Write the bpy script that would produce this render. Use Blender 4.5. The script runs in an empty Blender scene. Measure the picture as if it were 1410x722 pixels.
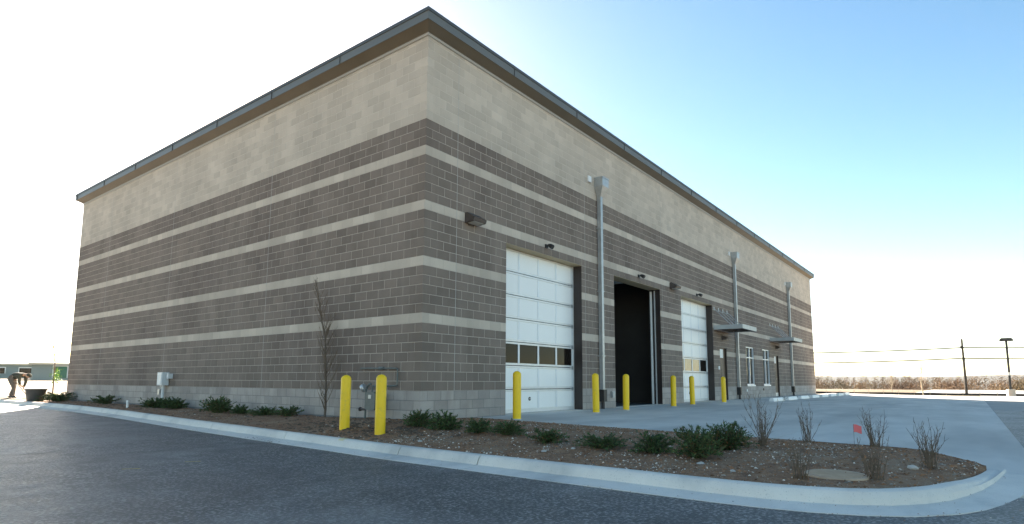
import bpy, math, random
from mathutils import Vector, Matrix, noise
R = math.radians
random.seed(7)
scene = bpy.context.scene
col = scene.collection

# ------------------------------------------------------------------ camera
cd = bpy.data.cameras.new('camera')
cam = bpy.data.objects.new('camera', cd); col.objects.link(cam)
cd.sensor_width = 36.0
cd.lens = 817.069 * 36.0 / 1410.0
cd.shift_y = 65.8 / 1410.0
cd.clip_start = 0.05; cd.clip_end = 9000
CAM = Vector((-8.6275, -8.9896, 0.8159))
yaw, pit, rol = 0.654548, 0.120016, 0.004152
fw = Vector((math.cos(yaw)*math.cos(pit), math.sin(yaw)*math.cos(pit), math.sin(pit)))
rt0 = Vector((math.sin(yaw), -math.cos(yaw), 0)); up0 = rt0.cross(fw)
rt = math.cos(rol)*rt0 + math.sin(rol)*up0
up = -math.sin(rol)*rt0 + math.cos(rol)*up0
cam.matrix_world = Matrix(((rt.x, up.x, -fw.x, CAM.x), (rt.y, up.y, -fw.y, CAM.y), (rt.z, up.z, -fw.z, CAM.z), (0, 0, 0, 1)))
scene.camera = cam

# ------------------------------------------------------------------ sky, sun, exposure
SUN_AZ, SUN_EL = R(62.5), R(23.0)          # azimuth counted from +X towards +Y
w = bpy.data.worlds.new('World'); scene.world = w; w.use_nodes = True
nt = w.node_tree
bg = nt.nodes['Background']
sky = nt.nodes.new('ShaderNodeTexSky'); sky.sky_type = 'NISHITA'; sky.sun_disc = False
sky.sun_elevation = SUN_EL; sky.sun_rotation = math.pi/2 - SUN_AZ
sky.altitude = 3000; sky.air_density = 1.0; sky.dust_density = 3.0; sky.ozone_density = 0.0
hs = nt.nodes.new('ShaderNodeHueSaturation'); hs.inputs['Saturation'].default_value = 1.30; nt.links.new(sky.outputs[0], hs.inputs['Color'])
tn = nt.nodes.new('ShaderNodeMix'); tn.data_type = 'RGBA'; tn.blend_type = 'MULTIPLY'; tn.inputs[0].default_value = 1.0
tn.inputs[7].default_value = (1.20, 1.0, .765, 1); nt.links.new(hs.outputs[0], tn.inputs[6]); nt.links.new(tn.outputs[2], bg.inputs[0])
bg.inputs[1].default_value = 0.055
sd = bpy.data.lights.new('sun', 'SUN'); sun = bpy.data.objects.new('sun', sd); col.objects.link(sun)
sd.energy = 5.0; sd.angle = R(0.53); sd.color = (1.0, 0.88, 0.72)
sdir = Vector((math.cos(SUN_AZ)*math.cos(SUN_EL), math.sin(SUN_AZ)*math.cos(SUN_EL), math.sin(SUN_EL)))
sun.rotation_euler = sdir.to_track_quat('Z', 'Y').to_euler(); sun.location = (10, 40, 40)
vs = scene.view_settings
vs.view_transform = 'Standard'; vs.look = 'None'; vs.exposure = 2.88; vs.gamma = 1.0; vs.use_curve_mapping = False
scene.cycles.max_bounces = 8; scene.cycles.diffuse_bounces = 5

# ------------------------------------------------------------------ helpers
class MB:
    def __init__(s): s.v = []; s.f = []; s.m = []; s.t = []
    def add(s, vs_, fs, m=0, t=0.0):
        o = len(s.v); s.v += [tuple(p) for p in vs_]
        for f in fs: s.f.append(tuple(i+o for i in f)); s.m.append(m); s.t.append(t)
        return s
    def box(s, x0, x1, y0, y1, z0, z1, m=0, t=0.0):
        return s.add([(x0,y0,z0),(x1,y0,z0),(x1,y1,z0),(x0,y1,z0),(x0,y0,z1),(x1,y0,z1),(x1,y1,z1),(x0,y1,z1)],
              [(0,3,2,1),(4,5,6,7),(0,1,5,4),(1,2,6,5),(2,3,7,6),(3,0,4,7)], m, t)
    def tube(s, pts, rad, n=6, m=0, cap=True):
        pts = [Vector(p) for p in pts]
        if not isinstance(rad, (list, tuple)): rad = [rad]*len(pts)
        vs_ = []; fs = []; ref = None
        for i, p in enumerate(pts):
            d = (pts[min(i+1, len(pts)-1)] - pts[max(i-1, 0)])
            d = d.normalized() if d.length > 1e-9 else Vector((0,0,1))
            if ref is None: ref = Vector((1,0,0)) if abs(d.x) < .8 else Vector((0,1,0))
            a = d.cross(ref); a = a.normalized() if a.length > 1e-6 else d.orthogonal().normalized()
            ref = a.cross(d); b = d.cross(a)
            for k in range(n):
                an = 2*math.pi*k/n
                vs_.append(p + rad[i]*(math.cos(an)*a + math.sin(an)*b))
        for i in range(len(pts)-1):
            for k in range(n):
                k2 = (k+1) % n
                fs.append((i*n+k, i*n+k2, (i+1)*n+k2, (i+1)*n+k))
        if cap: fs.append(tuple(range(n-1, -1, -1))); fs.append(tuple((len(pts)-1)*n+k for k in range(n)))
        return s.add(vs_, fs, m)
    def lathe(s, prof, n=24, m=0, c=(0,0,0)):
        vs_ = [(c[0]+r*math.cos(2*math.pi*k/n), c[1]+r*math.sin(2*math.pi*k/n), c[2]+z) for r, z in prof for k in range(n)]
        fs = []
        for i in range(len(prof)-1):
            for k in range(n):
                k2 = (k+1) % n; fs.append((i*n+k, i*n+k2, (i+1)*n+k2, (i+1)*n+k))
        return s.add(vs_, fs, m)
    def data(s, name, mats, smooth=False, tint=False):
        me = bpy.data.meshes.new(name); me.from_pydata(s.v, [], s.f); me.update()
        for m in (mats if isinstance(mats, (list, tuple)) else [mats]): me.materials.append(m)
        if any(s.m): me.polygons.foreach_set('material_index', s.m)
        if smooth: me.polygons.foreach_set('use_smooth', [True]*len(me.polygons))
        if tint:
            a = me.attributes.new('tint', 'FLOAT', 'FACE'); a.data.foreach_set('value', s.t)
        return me
    def build(s, name, mats, parent=None, loc=None, smooth=False, tint=False):
        return link(name, s.data(name, mats, smooth, tint), parent, loc)
def link(name, me, parent=None, loc=None):
    o = bpy.data.objects.new(name, me); col.objects.link(o)
    if parent is not None: o.parent = parent
    if loc is not None: o.location = loc
    return o
def tag(o, label=None, cat=None, group=None, kind=None):
    if label: o['label'] = label
    if cat: o['category'] = cat
    if group: o['group'] = group
    if kind: o['kind'] = kind
    return o
def thing(name, loc, label, cat, group=None, rz=0.0):
    o = bpy.data.objects.new(name, None); col.objects.link(o); o.location = loc; o.rotation_euler.z = rz
    o.empty_display_size = .2
    return tag(o, label, cat, group)
def copy_thing(src, loc, label, rz=0.0, sc=1.0):
    c = src.copy(); col.objects.link(c); c.location = loc; c.rotation_euler.z = rz; c.scale = (sc, sc, sc) if not isinstance(sc, tuple) else sc
    c['label'] = label
    for ch in list(src.children):
        d = ch.copy(); col.objects.link(d); d.parent = c
        for g in list(ch.children):
            e = g.copy(); col.objects.link(e); e.parent = d
    return c
def sstep(a, b, x):
    t = max(0.0, min(1.0, (x-a)/(b-a))); return t*t*(3-2*t)
def interp(x, pts):
    if x <= pts[0][0]: return pts[0][1]
    for (a, b), (c, d) in zip(pts, pts[1:]):
        if x <= c: return b + (d-b)*(x-a)/(c-a)
    return pts[-1][1]
def nz(x, y, z=0.0): return noise.noise(Vector((x, y, z)))

# ------------------------------------------------------------------ materials
def pm(name, c1, c2=None, scale=4.0, detail=6.0, rough=.8, bump=0.0, bscale=60.0, metal=0.0, spec=.5, var=None, vamt=.3,
       stretch=(1,1,1), c3=None, s3=.5, speck=None, rvar=0.0, bdist=.004, trans=0.0, streak=None):
    m = bpy.data.materials.new(name); m.use_nodes = True
    N = m.node_tree.nodes; L = m.node_tree.links
    bs = N['Principled BSDF']
    bs.inputs['Roughness'].default_value = rough; bs.inputs['Metallic'].default_value = metal
    bs.inputs['Specular IOR Level'].default_value = spec
    if trans: bs.inputs['Transmission Weight'].default_value = trans
    geo = N.new('ShaderNodeNewGeometry'); mp = N.new('ShaderNodeMapping'); mp.inputs['Scale'].default_value = stretch
    L.new(geo.outputs['Position'], mp.inputs['Vector'])
    def nse(sc, de=6.0, ro=.6):
        n = N.new('ShaderNodeTexNoise'); n.inputs['Scale'].default_value = sc; n.inputs['Detail'].default_value = de; n.inputs['Roughness'].default_value = ro
        L.new(mp.outputs[0], n.inputs['Vector']); return n
    def mixc(fac, a, b, bt='MIX'):
        x = N.new('ShaderNodeMix'); x.data_type = 'RGBA'; x.blend_type = bt
        for s_, v in ((x.inputs[0], fac), (x.inputs[6], a), (x.inputs[7], b)):
            if hasattr(v, 'is_linked') or hasattr(v, 'links'): L.new(v, s_)
            elif isinstance(v, (int, float)): s_.default_value = v
            else: s_.default_value = (*v, 1)
        return x.outputs[2]
    def ramp(v, a, b):
        r = N.new('ShaderNodeMapRange'); r.inputs[1].default_value = a; r.inputs[2].default_value = b; L.new(v, r.inputs[0]); return r.outputs[0]
    c = None
    if c2 is not None:
        n1 = nse(scale, detail); c = mixc(ramp(n1.outputs[0], .3, .7), c1, c2)
    else:
        rgb = N.new('ShaderNodeRGB'); rgb.outputs[0].default_value = (*c1, 1); c = rgb.outputs[0]
    if c3 is not None:
        n3 = nse(s3, 4); c = mixc(ramp(n3.outputs[0], .48, .68), c, c3)
    if var:
        if var == 'obj': s_ = N.new('ShaderNodeObjectInfo').outputs['Random']
        else:
            a = N.new('ShaderNodeAttribute'); a.attribute_name = 'tint'; s_ = a.outputs['Fac']
        mr = N.new('ShaderNodeMapRange'); mr.inputs[3].default_value = 1-vamt; mr.inputs[4].default_value = 1+vamt; L.new(s_, mr.inputs[0])
        hv = N.new('ShaderNodeHueSaturation'); L.new(mr.outputs[0], hv.inputs['Value']); L.new(c, hv.inputs['Color']); c = hv.outputs[0]
    if speck:
        scl, lo, hi, cc, am = speck
        n4 = nse(scl, 2, .5); f = ramp(n4.outputs[0], lo, hi)
        mu = N.new('ShaderNodeMath'); mu.operation = 'MULTIPLY'; mu.inputs[1].default_value = am; L.new(f, mu.inputs[0])
        c = mixc(mu.outputs[0], c, cc)
    if streak:
        sc_, zs_, am_, cc_ = streak
        m2 = N.new('ShaderNodeMapping'); m2.inputs['Scale'].default_value = (sc_, sc_, sc_*zs_); L.new(geo.outputs['Position'], m2.inputs['Vector'])
        ns = N.new('ShaderNodeTexNoise'); ns.inputs['Scale'].default_value = 1.0; ns.inputs['Detail'].default_value = 7; ns.inputs['Roughness'].default_value = .62; L.new(m2.outputs[0], ns.inputs['Vector'])
        mu = N.new('ShaderNodeMath'); mu.operation = 'MULTIPLY'; mu.inputs[1].default_value = am_; L.new(ramp(ns.outputs[0], .47, .72), mu.inputs[0])
        c = mixc(mu.outputs[0], c, cc_)
    L.new(c, bs.inputs['Base Color'])
    if bump:
        nb = nse(bscale, 5, .65); b = N.new('ShaderNodeBump'); b.inputs['Strength'].default_value = bump; b.inputs['Distance'].default_value = bdist
        L.new(nb.outputs[0], b.inputs['Height']); L.new(b.outputs[0], bs.inputs['Normal'])
    if rvar:
        nr = nse(scale*2, 4); mr = N.new('ShaderNodeMapRange'); mr.inputs[3].default_value = max(0, rough-rvar); mr.inputs[4].default_value = min(1, rough+rvar)
        L.new(nr.outputs[0], mr.inputs[0]); L.new(mr.outputs[0], bs.inputs['Roughness'])
    return m

def blockmat(kind, var):
    if kind == 'dark':  return pm('dark_block_'+var, (.180,.140,.113), (.224,.176,.143), scale=1.1, rough=.93, bump=.5, bscale=90, var=var, vamt=.13, speck=(160,.55,.75,(.33,.27,.235),.35), c3=(.155,.118,.098), s3=.35, streak=(1.3,.12,.45,(.29,.235,.195)))
    if kind == 'pale':  return pm('pale_block_'+var, (.51,.43,.35), (.60,.51,.42), scale=.9, rough=.93, bump=.5, bscale=90, var=var, vamt=.10, speck=(120,.55,.75,(.68,.61,.53),.4), c3=(.46,.39,.32), s3=.4, streak=(1.1,.15,.4,(.41,.345,.28)))
    return pm('base_block_'+var, (.36,.315,.28), (.44,.385,.345), scale=2.0, rough=.93, bump=.6, bscale=90, var=var, vamt=.14, speck=(120,.5,.72,(.58,.53,.48),.45), c3=(.30,.262,.235), s3=.6, streak=(2.0,.3,.5,(.24,.20,.175)))
M = {}
for k in ('dark', 'pale', 'base'):
    for v in ('obj', 'tint'): M[k+v] = blockmat(k, v)
M['mortar_light'] = pm('mortar_light', (.44,.375,.32), (.54,.46,.395), scale=3, rough=.95, bump=.3)
M['mortar_pale'] = pm('mortar_pale', (.60,.53,.455), (.66,.585,.505), scale=3, rough=.95)
M['mortar_base'] = pm('mortar_base', (.17,.16,.155), (.24,.23,.22), scale=3, rough=.95)
M['sealant'] = pm('sealant', (.42,.39,.36), (.5,.47,.43), scale=6, rough=.6)
M['fascia'] = pm('fascia_metal', (.125,.13,.125), (.15,.155,.15), scale=.6, rough=.5, metal=.0, rvar=.1)
M['fascia_cap'] = pm('fascia_cap', (.075,.08,.08), rough=.5)
M['soffit'] = pm('soffit_metal', (.15,.122,.085), (.19,.155,.11), scale=.7, rough=.5, metal=.2)
M['trim'] = pm('trim_metal', (.42,.38,.33), rough=.5, metal=.2)
M['white_panel'] = pm('white_panel', (.87,.86,.83), (.90,.89,.86), scale=1.5, rough=.38, bump=.05, bscale=8, rvar=.08)
M['alu'] = pm('aluminium', (.66,.66,.65), (.74,.74,.73), scale=5, rough=.4, metal=.3, rvar=.1)
M['galv'] = pm('galvanised', (.40,.41,.41), (.52,.53,.53), scale=7, rough=.42, metal=.55, rvar=.12)
M['jamb'] = pm('jamb_brown', (.030,.020,.018), (.040,.028,.025), scale=2, rough=.45)
M['head'] = pm('head_tan_reflection', (.55,.42,.25), (.62,.48,.30), scale=2, rough=.6)  # tan-gold reflection under the door head is painted into this colour
M['dark_glass'] = pm('dark_glass', (.014,.010,.008), rough=.06, spec=.12)
M['tan_lit_glass'] = pm('tan_lit_glass', (.20,.15,.10), (.27,.21,.14), scale=1.5, rough=.12, spec=.6)  # tan light showing in the panes is put into the glass colour
M['black'] = pm('black_metal', (.018,.017,.018), (.028,.026,.026), scale=8, rough=.45, rvar=.1)
M['bronze'] = pm('bronze_housing', (.07,.052,.044), (.09,.07,.06), scale=8, rough=.5)
M['lens'] = pm('frosted_lens', (.55,.53,.48), rough=.25)
M['white_paint'] = pm('white_paint', (.76,.76,.75), (.82,.82,.80), scale=4, rough=.45)
M['white_frame'] = pm('white_frame', (.70,.72,.74), (.78,.79,.80), scale=4, rough=.35, metal=.1)
M['door_brown'] = pm('door_brown', (.11,.075,.05), (.14,.095,.065), scale=2, rough=.5)
M['yellow'] = pm('yellow_sleeve', (.90,.56,.006), (.94,.60,.010), scale=3, rough=.42, spec=.4, rvar=.1, c3=(.84,.52,.01), s3=2.0, speck=(16,.60,.70,(.55,.38,.06),.3))
M['concrete'] = pm('concrete', (.55,.505,.45), (.68,.63,.57), scale=.8, rough=.88, bump=.35, bscale=35, stretch=(.35,1.4,1), c3=(.43,.40,.365), s3=.3, speck=(90,.58,.8,(.70,.68,.64),.35), streak=(.5,1.0,.35,(.34,.31,.285)))
M['curb'] = pm('curb_concrete', (.68,.62,.55), (.79,.73,.65), scale=2.2, rough=.88, bump=.45, bscale=60, c3=(.52,.49,.45), s3=1.1, speck=(70,.62,.75,(.25,.24,.23),.5))
M['asphalt'] = pm('asphalt', (.058,.057,.058), (.105,.103,.104), scale=1.6, rough=.47, bump=1.0, bscale=70, bdist=.025, c3=(.18,.176,.172), s3=.5, speck=(32,.50,.64,(.34,.335,.325),.9), rvar=.14, streak=(1.6,1.0,.6,(.032,.032,.033)))
M['asphalt_old'] = pm('asphalt_old', (.30,.28,.26), (.38,.36,.33), scale=.8, rough=.9, bump=.4)
M['soil'] = pm('soil', (.155,.066,.030), (.36,.192,.098), scale=7, rough=.97, bump=1.0, bscale=28, bdist=.03, c3=(.31,.195,.118), s3=.8, speck=(55,.56,.7,(.46,.34,.235),.6))
M['chip'] = pm('chip', (.40,.33,.26), (.58,.51,.43), scale=30, rough=.9, var='tint', vamt=.8)
M['clod'] = pm('clod', (.08,.052,.033), (.15,.10,.066), scale=20, rough=.98, bump=.8, bscale=60, bdist=.01)
M['stone'] = pm('stone', (.42,.38,.33), (.55,.50,.44), scale=12, rough=.9, bump=.5, bscale=50)
M['terrain'] = pm('dry_ground', (.125,.085,.046), (.18,.128,.074), scale=.25, rough=.97, bump=.8, bscale=6, bdist=.05, c3=(.10,.08,.04), s3=.03, speck=(3,.5,.7,(.22,.17,.11),.5))
M['needle'] = pm('juniper_needles', (.040,.075,.026), (.085,.130,.045), scale=9, rough=.7, var='tint', vamt=.55, spec=.25)
M['needle_dry'] = pm('juniper_dry', (.16,.075,.025), (.22,.12,.05), scale=9, rough=.8, var='tint', vamt=.4)
M['bark'] = pm('bark', (.095,.070,.052), (.15,.115,.085), scale=14, rough=.95, bump=.6, bscale=60)
M['bark_pale'] = pm('bark_pale', (.34,.27,.19), (.44,.36,.26), scale=6, rough=.95)
M['twig'] = pm('twig', (.12,.083,.057), (.20,.145,.10), scale=20, rough=.9)
M['wood_mass'] = pm('winter_wood', (.105,.052,.020), (.155,.083,.034), scale=.06, rough=.98, var='tint', vamt=.5, c3=(.115,.085,.022), s3=.03)
M['hill'] = pm('hill_forest', (.022,.022,.018), (.030,.028,.022), scale=.012, rough=1, bump=1, bscale=.04, bdist=6)

# ------------------------------------------------------------------ ground levels
C8 = .2032
LX, LY, ZT = 39.624, 21.336, 8.405
def zt(y): return interp(y, [(-2, -.15), (10, -.045), (60, -.03)])        # kerb top
def zr_left(y): return zt(y) - .155
def zp(x, y):                                                             # concrete apron
    z = -.0135*abs(min(y, 0))
    z -= .17*(1-sstep(-1.2, 2.6, x))*sstep(-8.3, -9.3, y)
    return z - .0009*max(0, x-20)
def zr(x, y):                                                             # asphalt
    t = sstep(-2.4, 2.6, x)
    return zr_left(y)*(1-t) + t*(zp(max(x, 3), -9.55) - .006)
def tz(x, y):
    zx = interp(x, [(46, -.14), (56, -.3), (81, -.84), (100, -.98), (131, -1.22), (216, -1.26), (262, -6), (400, -9), (5000, -9)])
    zy = interp(y, [(22, -.05), (26, .10), (60, .75), (100, 1.22), (220, 1.6), (400, -4), (5000, -9)])*(1-sstep(30, 60, x))
    z = zx + zy if y > 22 else zx - .05*(1-sstep(20, 46, x))
    if y < -16.5 or x < -12: z = min(z, -.02)
    return z

def sheet(name, xs, ys, zf, mat, keep=None, parent=None, dz=0.0):
    v = [(x, y, zf(x, y)+dz) for y in ys for x in xs]; n = len(xs); f = []
    for j in range(len(ys)-1):
        for i in range(n-1):
            if keep is None or keep((xs[i]+xs[i+1])/2, (ys[j]+ys[j+1])/2): f.append((j*n+i, j*n+i+1, (j+1)*n+i+1, (j+1)*n+i))
    me = bpy.data.meshes.new(name); me.from_pydata(v, [], f); me.materials.append(mat); me.update()
    me.polygons.foreach_set('use_smooth', [True]*len(me.polygons))
    return link(name, me, parent)
def fr(a, b, st):
    n = max(1, int(round((b-a)/st))); return [a+(b-a)*i/n for i in range(n+1)]

# ------------------------------------------------------------------ terrain, roads
xs = [-6000,-3000,-1200,-600,-300,-150,-90,-60,-45,-30,-22,-16,-13.1,-12.9] + fr(-12, -2, 2.5)[:-1] + [-1.75, -1.5, 0, 2] + fr(4, 60, 4) + fr(66, 300, 6) + [340, 400, 500, 700, 1200, 2500, 6000]
ys = [-6000,-3000,-1200,-500,-250,-140,-90,-60,-45,-34,-26,-20,-17.1,-16.9] + fr(-15, 18, 3) + [21.2, 21.6, 22.2, 23] + fr(24, 60, 1.5) + fr(64, 140, 6) + [160, 200, 260, 340, 450, 700, 1500, 3000, 6000]
def terr(x, y):
    z = tz(x, y)
    if -17 < y < 21.8 and -13 < x < 51.9: z -= .8
    elif -13 < x < -1.6 and 21.8 <= y < 120: z = min(z, zr_left(y)) - .5
    else:
        z += .05*nz(x*.3, y*.3) + (.03*nz(x*.9, y*.9) if y > 22 else 0)
    return z
tag(sheet('ground', xs, ys, terr, M['terrain']), kind='structure')

# asphalt: near part finely meshed with slight waves
def zra(x, y): return zr(x, y) + .006*nz(x*.35, y*.35, 3)
ax = fr(-13.1, -1, .5) + fr(-.5, 19, .75)
ay = fr(-17.1, -13.5, .6) + fr(-13, -9.55, .4) + fr(-9.2, -7, .4) + fr(-6.5, 14, .6) + fr(15, 120, 3)
tag(sheet('road', ax, ay, zra, M['asphalt'], keep=lambda x, y: y < -9.55 or x < -1.8 or (y < -7.5 and x < -1)), kind='structure')
tag(sheet('driveway', fr(19, 52, 1.5), fr(-17.1, -9.55, 1.2), lambda x, y: zp(x, -9.55)-.012-.0*y, M['asphalt_old']), kind='structure')

# concrete apron in slabs with tooled joints
apron = thing('apron', (0, 0, 0), None, None); apron['kind'] = 'structure'
XE = 1.75
sx = [XE, 6.5, 11.4, 16.3, 21.2, 26.1, 31.0, 35.9, 40.8, 46]
sy = [-9.55, -6.4, -3.2, -.02]
for i in range(len(sx)-1):
    for j in range(3):
        x0, x1, y0, y1 = sx[i]+.004, sx[i+1]-.004, sy[j]+(.004 if j else 0), sy[j+1]-.004
        if i == 0 and j == 0:
            continue
        mb = MB(); gx = fr(x0, x1, 1.2); gy = fr(y0, y1, .8); n = len(gx)
        mb.add([(x, y, zp(x, y)) for y in gy for x in gx], [(b*n+a, b*n+a+1, (b+1)*n+a+1, (b+1)*n+a) for b in range(len(gy)-1) for a in range(n-1)])
        for (xa, ya, xb, yb) in ((x0, y0, x1, y0), (x1, y0, x1, y1), (x1, y1, x0, y1), (x0, y1, x0, y0)):
            mb.add([(xa, ya, zp(xa, ya)), (xa, ya, zp(xa, ya)-.15), (xb, yb, zp(xb, yb)-.15), (xb, yb, zp(xb, yb))], [(0, 1, 2, 3)])
        mb.build('slab', M['concrete'], apron)
# corner slab reaching round the nose of the bed
def bed_right(y):
    if y >= 0: return 0.02
    if y >= -8.1: return XE
    return interp(-y, [(8.1, XE), (8.4, 1.62), (8.65, 1.27), (8.85, .95), (9.08, .42), (9.2, .2)])
mb = MB(); rows = fr(-9.55, -6.408, .1); vs_ = []; nn = 14
for y in rows:
    xl = bed_right(y) if y > -9.08 else .05 - (-9.08-y)*1.2
    for k in range(nn+1):
        x = xl + (6.496-xl)*(k/nn)**1.5
        vs_.append((x, y, zp(x, y)))
mb.add(vs_, [(j*(nn+1)+k, j*(nn+1)+k+1, (j+1)*(nn+1)+k+1, (j+1)*(nn+1)+k) for j in range(len(rows)-1) for k in range(nn)])
mb.build('slab', M['concrete'], apron, smooth=True)
# joint bottom so the gaps do not look into the void
sheet('joint_bed', fr(XE, 46, 2), fr(-9.55, .3, .9), lambda x, y: zp(x, y)-.03, M['mortar_base'], parent=apron, keep=lambda x, y: x > 6 or y > -6.4)
# parking stripes
for k in range(9):
    x = 19.0 + 2.743*k
    mb = MB(); yy = fr(-7.0, -1.4, .8)
    for a, b in zip(yy, yy[1:]):
        mb.add([(x-.05, a, zp(x, a)+.004), (x+.05, a, zp(x, a)+.004), (x+.05, b, zp(x, b)+.004), (x-.05, b, zp(x, b)+.004)], [(0, 1, 2, 3)])
    mb.build('parking_line', M['white_paint'], apron)

# kerb and gutter
path = [(-1.6, 110), (-1.6, 60), (-1.6, 40), (-1.6, 30), (-1.58, 26), (-1.55, 23), (-1.48, 20), (-1.42, 17), (-1.5, 14), (-1.66, 11.5), (-1.86, 8.5), (-2.02, 6), (-2.14, 3.5), (-2.22, 1.5), (-2.29, -.5), (-2.36, -2.2), (-2.42, -3.8),
        (-2.45, -5.2), (-2.46, -6.4), (-2.46, -7.0), (-2.44, -7.35), (-2.38, -7.7), (-2.27, -8.0), (-2.11, -8.25), (-1.88, -8.45), (-1.6, -8.6), (-1.25, -8.73), (-.85, -8.85), (-.4, -8.95), (0, -9.02), (.4, -9.08)]
def dense(p, st):
    o = []
    for (a, b), (c, d) in zip(p, p[1:]):
        L = math.hypot(c-a, d-b); n = max(1, int(L/st))
        for i in range(n): o.append((a+(c-a)*i/n, b+(d-b)*i/n))
    return o+[p[-1]]
KP = dense(path, .5)
def knorm(i):
    a = KP[max(0, i-1)]; b = KP[min(len(KP)-1, i+1)]
    dx, dy = b[0]-a[0], b[1]-a[1]; l = math.hypot(dx, dy); return (dy/l, -dx/l)   # towards the road
kerb = thing('kerb', (0, 0, 0), None, None); kerb['kind'] = 'structure'
joints = [-7.42, -3.55, -1.9, 1.2, 4.3, 7.4, 10.5, 13.6, 16.7, 19.8, 22.9, 40, 70]
def kprof(x, y, endf):
    top = zt(y); zroad = zr(x-.3, y)
    h = endf
    b = zroad + .012
    topz = b + (top-b)*h
    fz = b + .02
    return [(0, topz-.12), (0, topz-.004), (.012, topz), (.085, topz-.002), (.115, topz-.012), (.135, topz-.035*h), (.155, b+.055*h+.02), (.175, fz+.004), (.20, fz), (.46, zroad+.006), (.465, zroad-.10)]
seg = []; cur = [0]
tot = len(KP)
def flush(idx):
    if len(idx) < 2: return
    mb = MB(); vv = []
    for q_, i in enumerate(idx):
        x, y = KP[i]; nx, ny = knorm(i)
        # joint gap
        if q_ == 0 and i > 0: x, y = x - ny*0.0, y
        d = 0.0
        endf = 1.0 if i < tot-5 else 1.0 - .55*((i-(tot-5))/4.0)
        pr = kprof(x, y, endf)
        wob = .004*nz(y*1.3, x*1.3, 7)
        tx, ty = -ny, nx                     # along the path (forward)
        g = .008 if (q_ == 0 and i > 0) else (-.008 if (q_ == len(idx)-1 and i < tot-1) else 0)
        fx, fy = (KP[min(i+1, tot-1)][0]-KP[max(i-1, 0)][0], KP[min(i+1, tot-1)][1]-KP[max(i-1, 0)][1]); l = math.hypot(fx, fy)
        for o_, z in pr: vv.append((x+nx*o_+fx/l*g, y+ny*o_+fy/l*g, z+wob))
    n = len(pr); ff = [(a*n+b, a*n+b+1, (a+1)*n+b+1, (a+1)*n+b) for a in range(len(idx)-1) for b in range(n-1)]
    ff += [tuple(range(n)), tuple((len(idx)-1)*n+b for b in range(n-1, -1, -1))]
    mb.add(vv, ff); mb.build('kerb_segment', M['curb'], kerb)
jl = sorted(joints, reverse=True)
for i in range(1, tot):
    cur.append(i)
    if any(KP[i-1][1] > j >= KP[i][1] for j in jl) and i < tot-12 or i == tot-1:
        flush(cur); cur = [i]

# paint dab on the straight kerb
def kerb_patch(i, f0, f1, o0, o1, name, mat, jit):
    mb = MB(); vv = []
    (xa, ya), (xb, yb) = KP[i], KP[i+1]; nx, ny = knorm(i)
    offs = [o0+(o1-o0)*k/4 for k in range(5)]
    for f_ in (f0, f1):
        x, y = xa+(xb-xa)*f_, ya+(yb-ya)*f_; pr = kprof(x, y, 1.0)[1:]
        for k, o_ in enumerate(offs):
            z = interp(o_, pr) + .004*nz(y*1.3, x*1.3, 7) + .005; oo = o_+.004
            vv.append((x+nx*oo, y+ny*oo, z))
    mb.add(vv, [(k, k+1, 6+k, 5+k) for k in range(4)]); mb.build(name, mat, kerb)
i1 = min(range(len(KP)), key=lambda i: abs(KP[i][1]+.5))
kerb_patch(i1, .2, .45, .02, .13, 'paint_dab', pm('paint_yellow', (.72,.60,.30), (.66,.58,.38), scale=40, rough=.8), 0)

# planting bed
def kerb_x(y):
    for (a, b), (c, d) in zip(KP, KP[1:]):
        if b >= y >= d and b != d: return a + (c-a)*(b-y)/(b-d)
    return KP[-1][0]
def bed_z(x, y):
    xl = kerb_x(y); xr_ = bed_right(y); t = max(0, min(1, (x-xl)/max(.01, xr_-xl)))
    zl = zt(y)-.012
    if y < -8.6: zl = min(zl, zp(x, y)+.02)
    zw = interp(y, [(0, .02), (3, -.03), (22, -.06)]) if y >= 0 else (.02 if y > -.3 and x < .3 else zp(XE, y)-.005 if y < -1.2 else interp(y, [(-1.2, zp(XE, -1.2)-.005), (-.3, -.01)]))
    zz = zl + (zw-zl)*sstep(0, .75, t)
    e = min(1, t*5, (1-t)*8 if y < 0 else 1)
    zz += e*(.035*nz(x*1.7, y*1.7, 1) + .018*nz(x*6, y*6, 2) + .012*nz(x*14, y*14, 4))
    if y < 0: zz += .05*math.sin(math.pi*t)*min(1, max(0, (y+9)/1.0))
    g = math.exp(-((x+1.0)**2+(y-.3)**2)/1.4)
    zz += e*g*(.03*abs(nz(x*9, y*9, 5)) + .05*max(0, nz(x*5, y*5, 6)))
    return zz
vs_ = []; fs_ = []; nn = 44
rows = fr(-9.07, -6, .07)[:-1] + fr(-6, 3, .1)[:-1] + fr(3, 22.6, .25)
rows = sorted(set(rows + [-.001, .001]))
for y in rows:
    a, b = kerb_x(y)+.003, bed_right(y)
    if y < 0 and y > -.002: b = XE
    for k in range(nn+1): 
        x = a+(b-a)*k/nn; vs_.append((x, y, bed_z(x, y)))
fs_ = [(j*(nn+1)+k, j*(nn+1)+k+1, (j+1)*(nn+1)+k+1, (j+1)*(nn+1)+k) for j in range(len(rows)-1) for k in range(nn)]
# the strip of bed along the south wall between x=0 and XE ends at the wall face
mb = MB(); mb.add(vs_, fs_); tag(mb.build('planting_bed', M['soil'], smooth=True), kind='structure')
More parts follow.
